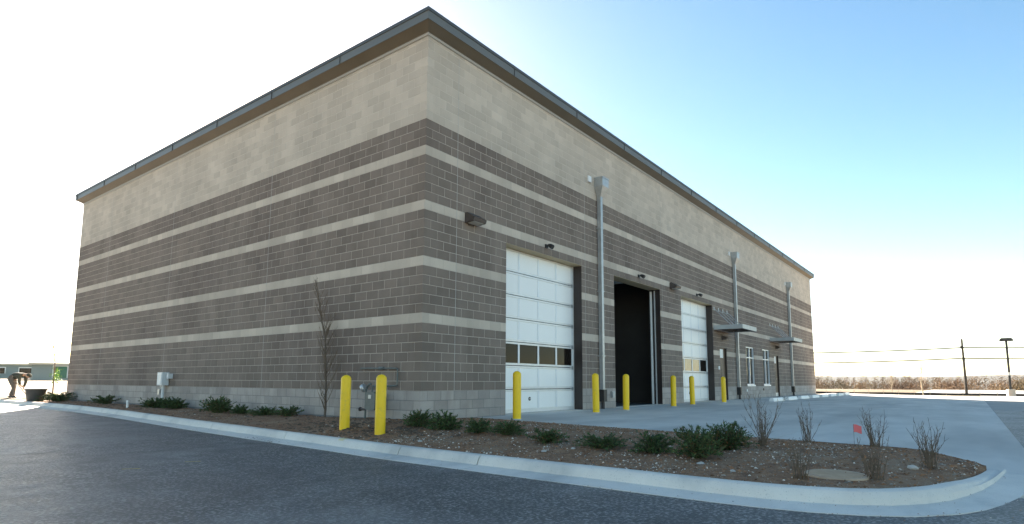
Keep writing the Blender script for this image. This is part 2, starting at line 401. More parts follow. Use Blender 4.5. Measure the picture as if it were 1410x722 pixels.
# loose gravel and wood chips, nobody could count them
M['mulch'] = pm('mulch', (.17,.070,.031), (.34,.165,.075), scale=40, rough=.95, var='tint', vamt=.6)
mb = MB()
for k in range(26000):
    if k < 21500: y = random.uniform(-9, .4)
    else: y = random.uniform(.4, 22)
    a, b = kerb_x(y)+.03, bed_right(y)-.02
    x = random.uniform(a, b)
    if y < -8.2 and random.random() < .3: continue
    stone = random.random() < .38 + .25*sstep(.9, .1, (x-a)/max(.1, b-a))
    dens = .35 + .65*sstep(-.1, .35, nz(x*.9, y*.9, 11)) if stone else .8
    if y > -1.5 and stone: dens *= .4
    if random.random() > dens: continue
    z = bed_z(x, y); an = random.uniform(0, 6.28)
    if stone:
        s = random.choice((.006, .008, .010, .012, .015, .021)) * random.uniform(.6, 1.2); e = random.uniform(.5, 1); h = s*random.uniform(.35, .8); t = random.choice((0, .1, .2, .3, .35, .5, .5, .7, .9, 1.0)); mi = 0
    else:
        s = random.uniform(.012, .034); e = random.uniform(.18, .4); h = s*random.uniform(.15, .5); t = random.random(); mi = 1
    ca, sa = math.cos(an)*s, math.sin(an)*s
    mb.add([(x+ca, y+sa, z-.002), (x-sa*e, y+ca*e, z), (x-ca, y-sa, z-.002), (x+sa*e, y-ca*e, z), (x+ca*.2, y-sa*.2, z+h)], [(0, 1, 4), (1, 2, 4), (2, 3, 4), (3, 0, 4)], mi, t)
tag(mb.build('gravel_and_mulch', [M['chip'], M['mulch']], tint=True), kind='stuff', label='pale gravel and brown mulch strewn over the bed')
# grit gathered along the gutter
mb = MB()
for k in range(1500):
    i = random.randint(20, len(KP)-3); x, y = KP[i]; nx, ny = knorm(i); f_ = random.random(); x2, y2 = KP[i+1]; x += (x2-x)*f_; y += (y2-y)*f_
    o_ = random.choice((random.gauss(.20, .015), random.gauss(.47, .03), random.uniform(.2, .9)))
    x += nx*o_; y += ny*o_; s = random.uniform(.004, .011); z = zr(x, y)+(.03-.05*(o_-.2) if o_ < .45 else .008); an = random.uniform(0, 6.28); ca, sa = math.cos(an)*s, math.sin(an)*s
    mb.add([(x+ca, y+sa, z), (x-sa*.6, y+ca*.6, z), (x-ca, y-sa, z), (x+sa*.6, y-ca*.6, z), (x, y, z+s*.6)], [(0, 1, 4), (1, 2, 4), (2, 3, 4), (3, 0, 4)], random.choice((0, 1, 1)), random.random())
tag(mb.build('gutter_grit', [M['chip'], M['mulch']], tint=True), kind='stuff', label='fine grit and bark along the gutter')
# dirt clods by the bollards and the soil spilled over the kerb
mb = MB()
def lump(mb, x, y, z, s, flat=.7):
    vv = []; n = 6
    for r_, h in ((.75, 0), (1, .35), (.6, .8)):
        for k in range(n):
            a = 2*math.pi*k/n+r_; q_ = r_*random.uniform(.75, 1.2); vv.append((x+q_*s*math.cos(a), y+q_*s*math.sin(a), z+s*flat*h))
    vv.append((x, y, z+s*flat))
    ff = [(a*n+k, a*n+(k+1) % n, (a+1)*n+(k+1) % n, (a+1)*n+k) for a in range(2) for k in range(n)] + [(2*n+k, 2*n+(k+1) % n, 3*n) for k in range(n)]
    mb.add(vv, ff)
for k in range(650):
    x = random.gauss(-1.25, .45); y = random.gauss(.1, 1.1)
    if not (kerb_x(y)+.1 < x < (-.05 if y > -.1 else 1.2)): continue
    s = random.uniform(.012, .05); lump(mb, x, y, bed_z(x, y)-.01, s)
for k in range(260):
    y = random.gauss(1.25, .42); t = abs(random.gauss(0, .10))
    x = kerb_x(y)-.21-t*.8
    lump(mb, x, y, zr_left(y)+.018-.05*t, random.uniform(.006, .022), .5)
for k in range(500):
    y = random.uniform(2.5, 21); x = random.uniform(kerb_x(y)+.06, -.15)
    lump(mb, x, y, bed_z(x, y)-.008, random.uniform(.01, .035))
tag(mb.build('dirt_clods', M['clod'], smooth=False), kind='stuff', label='dark clods of dug soil around the yellow bollards')

# ------------------------------------------------------------------ the building
B = thing('garage_building', (0, 0, 0), 'large flat-roofed service building of dark and pale striped concrete block', 'building')
G = .0105
OPEN = [(7*.4064, 16*.4064, 0, 21), (21*.4064, 30*.4064, 0, 21), (35*.4064, 44*.4064, 0, 21),
        (18.694, 19.71, 0, 12), (28.245, 29.261, 0, 12), (22.758, 24.181, 3, 13), (25.806, 27.229, 3, 13)]   # x0,x1, course0, course1
def kind_of(k):
    if k < 3: return 'base'
    if k in (10, 16, 22, 28) or k >= 32: return 'pale'
    return 'dark'
blocks = []   # (kind, face, start, end, course, height, corner)
NC = 42
for k in range(NC):
    z0 = k*C8; z1 = min(z0+C8, ZT)
    rful = (k % 2 == 1)
    # right face
    edges = [0.0]; e = .4064 if rful else .2032
    while e < LX-.01: edges.append(e); e += .4064
    edges.append(LX)
    for a, b in zip(edges, edges[1:]):
        parts = [(a, b)]
        for (o0, o1, c0, c1) in OPEN:
            if c0 <= k < c1:
                nw = []
                for (p0, p1) in parts:
                    if p1 <= o0+1e-4 or p0 >= o1-1e-4: nw.append((p0, p1)); continue
                    if p0 < o0-.01: nw.append((p0, o0))
                    if p1 > o1+.01: nw.append((o1, p1))
                parts = nw
        for (p0, p1) in parts:
            if p1-p0 > .03: blocks.append((kind_of(k), 'R', p0, p1, k, z1-z0, a == 0.0))
    edges = [.2032 if rful else .4064]; e = edges[0]+.4064
    while e < LY-.01: edges.append(e); e += .4064
    edges.append(LY)
    for a, b in zip(edges, edges[1:]): blocks.append((kind_of(k), 'L', a, b, k, z1-z0, False))
def score(b):
    kd, f, a, c, k, h, cn = b
    m = (a+c)/2; p = Vector((m, 0, k*C8+.1)) if f == 'R' else Vector((0, m, k*C8+.1))
    d = p-CAM; n = Vector((0, -1, 0)) if f == 'R' else Vector((-1, 0, 0))
    s = (c-a)*h*max(0, -d.normalized().dot(n))/d.length_squared
    if cn: s *= 1.6
    if k == 0 and f == 'L' : s *= .3
    if k >= 33: s *= .2
    return s
def block_box(mb, b, org=None, t=0.0, mi=0):
    kd, f, a, c, k, h, cn = b
    z0 = k*C8+G/2; z1 = k*C8+h-G/2
    jog = 0
    if f == 'R':
        opA = any(abs(a-o[0]) < 1e-3 or abs(a-o[1]) < 1e-3 for o in OPEN if o[2] <= k < o[3]); opB = any(abs(c-o[0]) < 1e-3 for o in OPEN if o[2] <= k < o[3])
        x0 = a if (cn or opA) else a+G/2; x1 = c if opB else c-G/2
        y0, y1 = 0, .09
        if cn: y1 = (.2032 if k % 2 == 1 else .4064) - G/2
        bb = [x0, x1, y0, y1, z0, z1]
    else:
        bb = [0, .09, a+G/2, c-G/2, z0, z1]
    if org is not None: bb = [bb[0]-org[0], bb[1]-org[0], bb[2]-org[1], bb[3]-org[1], bb[4]-org[2], bb[5]-org[2]]
    x0, x1, y0, y1, z0, z1 = bb; q_ = .004
    # eased (chamfered) front edge keeps the joints soft
    if f == 'R' and not cn:
        mb.add([(x0,y1,z0),(x1,y1,z0),(x1,y1,z1),(x0,y1,z1),(x0,y0+q_,z0),(x1,y0+q_,z0),(x1,y0+q_,z1),(x0,y0+q_,z1),(x0+q_,y0,z0+q_),(x1-q_,y0,z0+q_),(x1-q_,y0,z1-q_),(x0+q_,y0,z1-q_)],
               [(8,9,10,11),(4,5,9,8),(5,6,10,9),(6,7,11,10),(7,4,8,11),(0,1,5,4),(1,2,6,5),(2,3,7,6),(3,0,4,7)], mi, t)
    elif f == 'L':
        mb.add([(x1,y1,z0),(x1,y0,z0),(x1,y0,z1),(x1,y1,z1),(x0+q_,y1,z0),(x0+q_,y0,z0),(x0+q_,y0,z1),(x0+q_,y1,z1),(x0,y1-q_,z0+q_),(x0,y0+q_,z0+q_),(x0,y0+q_,z1-q_),(x0,y1-q_,z1-q_)],
               [(8,9,10,11),(4,5,9,8),(5,6,10,9),(6,7,11,10),(7,4,8,11),(0,1,5,4),(1,2,6,5),(2,3,7,6),(3,0,4,7)], mi, t)
    else: mb.box(*bb, m=mi, t=t)
order = sorted(range(len(blocks)), key=lambda i: -score(blocks[i]))
near = set(order[:300])
KI = {'dark': 0, 'pale': 1, 'base': 2}
field = MB(); cache = {}
rb = random.Random(3)
for i, b in enumerate(blocks):
    kd, f, a, c, k, h, cn = b
    if i in near:
        org = (a, 0, k*C8) if f == 'R' else (0, a, k*C8)
        key = (kd, f, round(c-a, 3), round(h, 3), cn, k % 2 if cn else 0, (any(abs(a-o[0]) < 1e-3 or abs(a-o[1]) < 1e-3 for o in OPEN), any(abs(c-o[0]) < 1e-3 for o in OPEN)))
        if key not in cache:
            mb = MB(); block_box(mb, b, org); cache[key] = mb.data('block', M[kd+'obj'])
        link('block', cache[key], B, org)
    else: block_box(field, b, None, rb.random(), KI[kd])
tag(field.build('block_field', [M['darktint'], M['paletint'], M['basetint']], B, tint=True), kind='stuff')

# mortar core of the walls
core = MB()
def cz(k0, k1):
    out = []
    for a, b, m in ((0, 3, 2), (3, 32, 0), (32, 42, 1)):
        lo, hi = max(a, k0), min(b, k1)
        if lo < hi: out.append((lo*C8 if lo else -.3, min(hi*C8, ZT), m))
    return out
RC = .0035; TH = .30
xcuts = sorted({.0+RC, LX} | {o[0] for o in OPEN} | {o[1] for o in OPEN})
for a, b in zip(xcuts, xcuts[1:]):
    m_ = (a+b)/2; ops = sorted([(o[2], o[3]) for o in OPEN if o[0] < m_ < o[1]])
    ins = []; cur_ = 0
    for c0, c1 in ops: ins.append((cur_, c0)); cur_ = c1
    ins.append((cur_, 42))
    isop0 = any(abs(a-o[1]) < 1e-6 for o in OPEN); isop1 = any(abs(b-o[0]) < 1e-6 for o in OPEN)
    for k0, k1 in ins:
        if k1 > k0:
            for z0, z1, mi in cz(k0, k1): core.box(a+(.003 if isop0 else 0), b-(.003 if isop1 else 0), RC, TH, z0+(.003 if ops and k0 > 0 and abs(z0-k0*C8) < 1e-6 else 0), z1-(.003 if ops and k1 < 42 and abs(z1-k1*C8) < 1e-6 else 0), mi)
for z0, z1, mi in cz(0, 42): core.box(RC, TH, TH, LY, z0, z1, mi)
for z0, z1, mi in cz(0, 42): core.box(LX-TH, LX-.001, TH, LY, z0, z1, mi); core.box(TH, LX-TH, LY-TH, LY-.001, z0, z1, mi)
core.build('mortar_wall', [M['mortar_light'], M['mortar_pale'], M['mortar_base']], B)
# control joints
for x in (1.016, 6.706, 12.395, 20.726, 24.79, 30.886, 35.56):
    c0 = 3
    for o in OPEN:
        if o[0]-.01 < x < o[1]+.01: c0 = o[3]
    MB().box(x-.006, x+.006, -.0006, .05, c0*C8, ZT-.01).build('control_joint', M['sealant'], B)
for y in (6.096, 12.192, 17.88):
    MB().box(-.0006, .05, y-.006, y+.006, 3*C8, ZT-.01).build('control_joint', M['sealant'], B)

# roof with fascia, soffit and trim
OV, ZB, ZF = .25, 8.60, 8.80
roof = MB()
x0, x1, y0, y1 = -OV, LX+OV, -OV, LY+OV
def ring(mb, i0, z0, i1, z1, m=0):
    a = [(-i0, -i0, z0), (LX+i0, -i0, z0), (LX+i0, LY+i0, z0), (-i0, LY+i0, z0)]
    b = [(-i1, -i1, z1), (LX+i1, -i1, z1), (LX+i1, LY+i1, z1), (-i1, LY+i1, z1)]
    mb.add(a+b, [(k, (k+1) % 4, 4+(k+1) % 4, 4+k) for k in range(4)], m)
mb = MB(); mb.add([(-.2, -.2, 8.78), (LX+.2, -.2, 8.78), (LX+.2, LY+.2, 8.78), (-.2, LY+.2, 8.78)], [(0, 1, 2, 3)])
mb.box(.1, LX-.1, .1, LY-.1, 8.38, 8.5); roofo = mb.build('roof', M['mortar_base'], B)
mb = MB(); ring(mb, OV, ZB, OV, 8.795); ring(mb, OV-.012, ZB, OV, ZB); mb.build('fascia', M['fascia'], roofo)
mb = MB(); ring(mb, OV+.018, 8.79, OV+.018, 8.865); ring(mb, OV, 8.79, OV+.018, 8.79); ring(mb, OV+.018, 8.865, .1, 8.885); mb.build('coping', M['fascia_cap'], roofo)
mb = MB(); ring(mb, .03, 8.485, OV-.012, 8.603); mb.build('soffit', M['soffit'], roofo)
mb = MB(); ring(mb, .022, 8.415, .022, 8.475); ring(mb, 0, 8.413, .022, 8.415); ring(mb, .022, 8.475, .0, 8.485); ring(mb, .006, 8.40, .006, 8.415); ring(mb, .03, 8.485, .0, 8.484); mb.build('trim_strip', M['trim'], roofo)
# fascia seams
for x in fr(-.25, LX, 3.05)[1:]:
    MB().box(x-.004, x+.004, -OV-.0215, -OV+.01, ZB-.002, 8.868).build('seam', M['fascia_cap'], roofo)
for y in fr(-.25, LY, 3.05)[1:]:
    MB().box(-OV-.0215, -OV+.01, y-.004, y+.004, ZB-.002, 8.868).build('seam', M['fascia_cap'], roofo)

# interior seen through the open bay
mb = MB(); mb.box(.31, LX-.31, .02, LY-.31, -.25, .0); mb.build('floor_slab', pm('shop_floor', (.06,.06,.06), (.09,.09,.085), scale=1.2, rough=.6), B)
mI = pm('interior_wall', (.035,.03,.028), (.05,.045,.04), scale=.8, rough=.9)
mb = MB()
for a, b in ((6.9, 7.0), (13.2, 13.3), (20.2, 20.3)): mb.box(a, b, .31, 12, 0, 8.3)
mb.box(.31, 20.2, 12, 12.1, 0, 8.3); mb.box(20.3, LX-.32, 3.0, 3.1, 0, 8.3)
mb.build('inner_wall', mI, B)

def overhead_door(x0, x1, opened, panes_lit=()):
    D = .30
    o = bpy.data.objects.new('overhead_door' if not opened else 'door_opening', None); col.objects.link(o); o.parent = B
    # steel linings
    MB().box(x1-.007, x1-.0015, .011, .46, .0, 21*C8-.012).build('jamb', M['jamb'], o)
    MB().box(x0+.0015, x0+.007, .011, .46, .0, 21*C8-.012).build('jamb', M['jamb'], o)
    MB().box(x0+.0015, x1-.0015, .011, .46, 21*C8-.009, 21*C8-.0035).build('head', M['head'], o)
    MB().box(x0+.002, x1-.002, .004, .30, -.005, .008).build('sill', M['concrete'], o)
    # tracks
    for xx in ((x0+.05, x1-.05)):
        MB().box(xx-.03, xx+.03, D+.06, D+.09, .0, 4.2).box(xx+(.025 if xx > x0+1 else -.03), xx+(.03 if xx > x0+1 else -.025), D+.02, D+.09, 0, 4.2).build('track', M['alu'], o)
    if opened:
        MB().box(x1-.05, x1-.012, .20, .235, 0, 4.22).build('door_stop', M['alu'], o)
        # the raised leaf under the ceiling
        mb = MB(); mb.box(x0+.1, x1-.1, .7, 4.6, 4.62, 4.67); mb.build('raised_leaf', M['white_panel'], o)
        return o
    MB().box(x1-.045, x1-.0085, D-.012, D+.03, .0, 4.25).build('door_stop', M['alu'], o)
    MB().box(x0+.0085, x0+.045, D-.012, D+.03, .0, 4.25).build('door_stop', M['alu'], o)
    a, b = x0+.05, x1-.05; W = (b-a)/4; H = .6096
    for r_ in range(7):
        z0, z1 = r_*H+.012, (r_+1)*H-.0; top = min(z1, 4.255)
        MB().box(a, b, D, D+.045, z0, z0+(.10 if r_ == 0 else .055)).build('rail', M['alu'], o)
        MB().box(a, b, D-.001, D+.045, top-.055, top-.006).build('rail', M['alu'], o)
        lo, hi = z0+(.10 if r_ == 0 else .055), top-.055
        for c in range(5):
            xc = a+c*W; s0 = xc-.035 if 0 < c < 4 else (xc if c == 0 else xc-.06); s1 = xc+.035 if 0 < c < 4 else (xc+.06 if c == 0 else xc)
            MB().box(s0, s1, D+.004, D+.045, lo, hi).build('stile', M['white_frame'] if r_ != 2 else M['white_frame'], o)
        for c in range(4):
            p0 = a+c*W+(.035 if c else .06); p1 = a+(c+1)*W-(.035 if c < 3 else .06)
            if r_ == 2: MB().box(p0, p1, D+.020, D+.028, lo, hi).build('pane', M['tan_lit_glass'] if c in panes_lit else M['dark_glass'], o)
            else:
                mb = MB(); q_ = .012
                mb.add([(p0, D+.016, lo), (p1, D+.016, lo), (p1, D+.016, hi), (p0, D+.016, hi), (p0+q_, D+.010, lo+q_), (p1-q_, D+.010, lo+q_), (p1-q_, D+.010, hi-q_), (p0+q_, D+.010, hi-q_)],
                       [(4, 5, 6, 7), (0, 1, 5, 4), (1, 2, 6, 5), (2, 3, 7, 6), (3, 0, 4, 7)])
                mb.box(p0, p1, D+.017, D+.04, lo, hi); mb.build('panel', M['white_panel'], o)
    # round lock and lift handle, brackets at the section ends, bottom weather seal
    mb = MB(); mb.lathe([(.0, .0), (.045, .0), (.05, .006), (.05, .014), (.0, .018)], 14); me = mb.data('lock', M['black'])
    l_ = link('lock', me, o, (x0+1.42, D+.012, .36)); l_.rotation_euler = (R(90), 0, 0)
    MB().box(x0+1.40, x0+1.44, D-.012, D+.0, .345, .375).build('lock_plate', M['alu'], o)
    for r_ in range(1, 7):
        MB().box(x1-.13, x1-.05, D-.012, D-.002, r_*H-.05, r_*H+.05).build('hinge', M['galv'], o)
    MB().box(a, b, D+.002, D+.04, -.004, .0125).build('seal', M['black'], o)
    return o
overhead_door(OPEN[0][0], OPEN[0][1], False)
overhead_door(OPEN[1][0], OPEN[1][1], True)
overhead_door(OPEN[2][0], OPEN[2][1], False, (0, 1, 2))

def man_door(x0, x1):
    H = 12*C8; D = .09
    o = bpy.data.objects.new('entrance_door', None); col.objects.link(o); o.parent = B
    MB().box(x0+.0015, x0+.05, .012, .2, 0, H-.003).box(x1-.05, x1-.0015, .012, .2, 0, H-.003).box(x0+.05, x1-.05, .012, .2, H-.05, H-.003).build('frame', M['jamb'], o)
    MB().box(x0+.052, x1-.052, D, D+.045, .012, H-.052).build('leaf', M['door_brown'], o)
    MB().box(x0+.10, x1-.32, D-.006, D+.01, H-.50, H-.10).build('vision_lite', M['white_paint'], o)
    MB().box(x0+.42, x0+.50, D-.008, D+.01, .98, 1.45).build('lock_plate', M['black'], o)
    MB().tube([(x0+.46, D-.01, 1.02), (x0+.46, D-.06, 1.02), (x0+.60, D-.06, 1.02)], .012).build('handle', M['galv'], o)
    MB().box(x0+.06, x1-.06, D-.002, D+.06, .001, .0115).build('threshold', M['alu'], o)
    MB().box(x0+.06, x1-.06, D-.004, D+.01, .02, .22).build('kick_plate', M['alu'], o)
man_door(18.694, 19.71); man_door(28.245, 29.261)

def window(x0, x1):
    z0, z1 = 3*C8, 13*C8; D = .035
    o = bpy.data.objects.new('window', None); col.objects.link(o); o.parent = B
    MB().box(x0+.002, x1-.002, -.02, .14, z0+.001, z0+.075).build('sill', M['white_frame'], o)
    f = MB(); q_ = .055; d1 = D+.10
    f.box(x0+.003, x0+q_, D, d1, z0+.076, z1-.003).box(x1-q_, x1-.003, D, d1, z0+.076, z1-.003).box(x0+q_, x1-q_, D, d1, z1-q_, z1-.003).box(x0+q_, x1-q_, D, d1, z0+.076, z0+.13)
    f.build('frame', M['white_frame'], o)
    xm = (x0+x1)/2; zm = z1-.56
    MB().box(xm-.03, xm+.03, D+.002, d1, z0+.13, z1-q_).build('mullion', M['white_frame'], o)
    for a, b in ((x0+q_, xm-.03), (xm+.03, x1-q_)):
        MB().box(a, b, D+.004, d1, zm-.025, zm+.025).build('transom', M['white_frame'], o)
        for c, d in ((z0+.13, zm-.025), (zm+.025, z1-q_)):
            MB().box(a, b, D+.07, D+.078, c, d).build('pane', M['dark_glass'], o)
window(22.758, 24.181); window(25.806, 27.229)

def canopy(x0, x1):
    d, z0, z1 = 1.28, 3.16, 3.35
    o = bpy.data.objects.new('canopy', None); col.objects.link(o); o.parent = B
    mG = M['canopy'] = M.get('canopy') or pm('canopy_metal', (.36,.37,.37), (.44,.45,.45), scale=2, rough=.45, metal=.3)
    f = MB(); t_ = .05
    f.box(x0, x0+t_, -d, -.005, z0, z1).box(x1-t_, x1, -d, -.005, z0, z1).box(x0+t_, x1-t_, -d, -d+t_, z0, z1).box(x0+t_, x1-t_, -.05, -.005, z0, z1)
    f.build('frame', mG, o)
    MB().box(x0+t_, x1-t_, -d+t_, -.05, z1-.05, z1-.03).build('deck', mG, o)
    for k in range(9):
        y = -d+.12+k*(d-.2)/8
        MB().box(x0+t_, x1-t_, y-.012, y+.012, z0+.02, z0+.11).build('blade', M['black'], o)
    for k in range(4):
        x = x0+.15+k*(x1-x0-.3)/3
        MB().tube([(x, -.01, z1+.78), (x, -.72, z1+.02)], .014, 8).build('hanger_rod', M['galv'], o)
        MB().box(x-.05, x+.05, -.012, -.0015, z1+.70, z1+.86).build('wall_plate', M['galv'], o)
canopy(17.96, 20.08); canopy(27.45, 29.60)

def downspout(x):
    o = bpy.data.objects.new('downspout', None); col.objects.link(o); o.parent = B
    hw, d = .20, .30
    zt_, zm, zb_ = 7.20, 6.92, 6.62
    mb = MB(); a = [(-hw, -d), (hw, -d), (hw, -.005), (-hw, -.005)]; c = [(-.065, -.15), (.065, -.15), (.065, -.02), (-.065, -.02)]
    vv = [(x+p, y, zt_) for p, y in a]+[(x+p, y, zm) for p, y in a]+[(x+p, y, zb_) for p, y in c]
    mb.add(vv, [(k, (k+1) % 4, 4+(k+1) % 4, 4+k) for k in range(4)]+[(4+k, 4+(k+1) % 4, 8+(k+1) % 4, 8+k) for k in range(4)]+[(3, 2, 1, 0)])
    mb.box(x-hw-.012, x+hw+.012, -d-.012, -.004, zt_-.03, zt_+.012); mb.build('conductor_head', M['galv'], o)
    zs = [zb_, 4.55, 2.5, .56]
    for k in range(3):
        MB().box(x-.062+.001*k, x+.062-.001*k, -.148+.001*k, -.022, zs[k+1], zs[k]+.02).build('pipe', M['galv'], o)
    for z in (5.6, 3.6, 1.6):
        MB().box(x-.09, x+.09, -.153, -.003, z-.02, z+.02).build('strap', M['galv'], o)
    MB().box(x-.10, x+.10, -.19, -.004, .22, .58).build('boot', M['black'], o)
    MB().tube([(x, -.10, .24), (x, -.10, -.04)], .055, 12).build('outlet_pipe', M['black'], o)
    MB().box(x-.62, x-.44, -.045, -.001, 6.98, 7.17).build('overflow_scupper', M['white_paint'], o)
for x in (7.516, 21.08, 32.2): downspout(x)

# small fixings on the wall that belong to the building
MB().box(18.40, 18.52, -.04, -.001, 1.38, 1.54).build('card_reader', M['white_paint'], B)
MB().box(22.55, 22.65, -.04, -.001, .35, .47).build('outlet_box', M['white_paint'], B)
MB().box(25.62, 25.72, -.04, -.001, .38, .50).build('outlet_box', M['bronze'], B)
mb = MB(); mb.box(8.18, 8.34, -.07, -.001, .32, .52); mb.box(8.19, 8.33, -.09, -.071, .34, .50); mb.build('outlet_box', M['galv'], B)

# ------------------------------------------------------------------ wall lights
def wall_pack():
    o = bpy.data.objects.new('wall_light', None); col.objects.link(o)
    mb = MB(); hw = .22
    # wedge: deep at the bottom front, sloping top
    pr = [(-.001, .12), (-.08, .12), (-.30, -.02), (-.27, -.10), (-.001, -.12)]
    vv = [(-hw, y, z) for y, z in pr]+[(hw, y, z) for y, z in pr]; n = len(pr)
    mb.add(vv, [tuple(range(n-1, -1, -1)), tuple(range(n, 2*n))]+[(k, (k+1) % n, n+(k+1) % n, n+k) for k in range(n)])
    mb.build('housing', M['bronze'], o)
    MB().add([(-.17, -.25, -.105), (.17, -.25, -.105), (.17, -.06, -.121), (-.17, -.06, -.121), (-.17, -.25, -.112), (.17, -.25, -.112), (.17, -.06, -.128), (-.17, -.06, -.128)],
             [(7, 6, 5, 4), (0, 1, 5, 4), (1, 2, 6, 5), (2, 3, 7, 6), (3, 0, 4, 7)]).build('lens', M['lens'], o)
    MB().box(-.10, .10, -.012, -.0005, -.16, .16).build('back_plate', M['bronze'], o)
    return o
wl = wall_pack(); tag(wl, 'bronze wedge wall light on striped block left of the first overhead door', 'wall light', 'wedge wall lights'); wl.location = (1.50, 0, 4.56)
copy_thing(wl, (13.33, 0, 4.53), 'dark wedge wall light on block between the open bay and the far overhead door')
copy_thing(wl, (19.2, 0, 2.86), 'dark wall light under the nearer entrance canopy', sc=(.8, .8, .8))
copy_thing(wl, (28.8, 0, 2.88), 'dark wall light under the farther entrance canopy', sc=(.8, .8, .8))
def spot():
    o = bpy.data.objects.new('door_spotlight', None); col.objects.link(o)
    MB().box(-.05, .05, -.05, -.0005, -.05, .05).build('mount', M['black'], o)
    MB().tube([(0, -.05, 0), (0, -.12, .0)], .02, 8).build('arm', M['black'], o)
    mb = MB(); mb.tube([(0, -.09, .03), (0, -.15, -.005), (0, -.23, -.055)], [.035, .06, .065], 10); mb.build('head', M['black'], o)
    return o
sp = spot(); tag(sp, 'small black fixture above the white overhead door nearest the corner', 'spotlight', 'small fixtures above the overhead doors'); sp.location = (4.60, 0, 4.50)
copy_thing(sp, (10.36, 0, 4.50), 'small black fixture above the open dark bay')
copy_thing(sp, (15.98, 0, 4.50), 'small black fixture above the far white overhead door')

# ------------------------------------------------------------------ bollards
def bollard():
    o = bpy.data.objects.new('bollard', None); col.objects.link(o)
    r_ = .092; prof = [(r_, -.25), (r_, .98)]+[(r_*math.cos(a), .98+.078*math.sin(a)) for a in (R(15), R(32), R(50), R(68), R(82))]+[(.001, 1.0585)]
    mb = MB(); mb.lathe(prof, 28); mb.build('sleeve', M['yellow'], o, smooth=True)
    mb = MB(); mb.lathe([(.13, -.02), (.12, .012), (.0925, .018)], 20); mb.build('footing', M['concrete'], o, smooth=True)
    return o
bo = bollard(); GB = 'yellow bollards'
tag(bo, 'yellow bollard in front of the white overhead door nearest the corner', 'bollard', GB); bo.location = (1.91, -1.05, -.014)
for (x, y, lab) in ((5.55, -.97, 'yellow bollard in front of the nearest galvanised downspout'), (7.43, -.91, 'yellow bollard at the near side of the open dark bay'),
                    (10.95, -.92, 'yellow bollard between the open bay and the far overhead door'), (13.02, -.80, 'yellow bollard in front of the far white overhead door'), (16.33, -.88, 'yellow bollard in front of the nearer entrance door')):
    c_ = copy_thing(bo, (x, y, zp(x, y)), lab, x*2.3); c_.rotation_euler.x = R(.7*math.sin(x*3)); c_.rotation_euler.y = R(.7*math.cos(x*5))
copy_thing(bo, (-1.68, .225, -.135), 'yellow bollard in the bed left of the gas meter')
copy_thing(bo, (-1.685, -.776, -.13), 'yellow bollard in the bed standing before the gas meter')

# ------------------------------------------------------------------ gas meter
gm = thing('gas_meter', (-.22, 1.3, 0), 'grey gas meter with pipe loop on the wall behind yellow bollards', 'gas meter')
mGas = pm('meter_paint', (.10,.115,.105), (.14,.155,.145), scale=8, rough=.5)
mb = MB()
def rbox(mb, y0, y1, x0, x1, z0, z1, r_):
    pts = []
    for cx, cz_, a0 in ((y1-r_, z1-r_, 0), (y0+r_, z1-r_, 90), (y0+r_, z0+r_, 180), (y1-r_, z0+r_, 270)):
        for k in range(4): a = R(a0+k*30); pts.append((cx+r_*math.cos(a), cz_+r_*math.sin(a)))
    n = len(pts); vv = [(x0, p, z) for p, z in pts]+[(x1, p, z) for p, z in pts]
    mb.add(vv, [tuple(range(n)), tuple(range(2*n-1, n-1, -1))]+[(k, n+k, n+(k+1) % n, (k+1) % n) for k in range(n)])
rbox(mb, -.33, -.02, -.16, .10, .20, .58, .06); mb.build('meter_body', mGas, gm)
mb = MB(); mb.box(-.170, -.161, -.22, -.13, .44, .52); mb.build('index_cover', M['galv'], gm)
MB().tube([(.22, .55, 1.09), (.20, .55, 1.09), (.16, .55, 1.09), (.16, -.62, 1.08), (.16, -.66, 1.05), (.16, -.66, .74), (.14, -.62, .71), (0, -.3, .70), (0, -.05, .70), (0, -.05, .58)], .017, 8).build('pipe_loop', mGas, gm)
MB().tube([(.16, -.20, 1.085), (.16, -.06, 1.085)], .034, 8).build('valve', mGas, gm)
MB().tube([(0, .16, -.1), (0, .16, .52), (0, .14, .66), (0, .06, .74), (0, -.02, .74)], .021, 8).build('riser', mGas, gm)
mb = MB(); mb.lathe([(.001, -.05), (.085, -.04), (.095, 0), (.085, .04), (.001, .05)], 16); reg = mb.build('regulator', M['galv'], gm, (0, .24, .66)); reg.rotation_euler = (R(60), 0, R(20))
MB().tube([(0, .33, .20), (0, .14, .20)], .026, 8).tube([(0, .35, .20), (0, .32, .20)], .045, 10).build('shutoff', M['bronze'], gm)

# ------------------------------------------------------------------ electrical box on the long wall
eb = thing('electrical_box', (0, 11.8, 0), 'white electrical cabinet with conduit on the long striped wall', 'electrical box')
mE = pm('cabinet_white', (.60,.63,.64), (.68,.70,.70), scale=5, rough=.45)
MB().box(-.24, -.03, -.19, .17, .64, 1.06).build('cabinet', mE, eb)
MB().box(-.252, -.241, -.15, .13, .68, 1.02).build('door', M['white_paint'], eb)
MB().tube([(-.12, -.02, .66), (-.12, -.02, -.12)], .045, 10).build('conduit', mE, eb)
MB().box(-.16, -.02, -.44, -.33, .86, 1.02).build('side_box', mE, eb)
MB().box(-.14, -.02, .20, .32, .34, .52).build('low_box', M['galv'], eb)
MB().tube([(-.08, .26, .5), (-.08, .26, .6), (-.08, .14, .68)], .016, 6).build('cable', M['galv'], eb)
pp = MB().tube([(0, 0, -.2), (0, 0, .20)], .035, 10).tube([(0, 0, .20), (0, 0, .235)], .042, 10).build('cleanout_pipe', M['white_paint'], None, (-1.03, 12.0, -.06))
tag(pp, 'short white plastic pipe standing in the bed near the electrical cabinet', 'pipe')

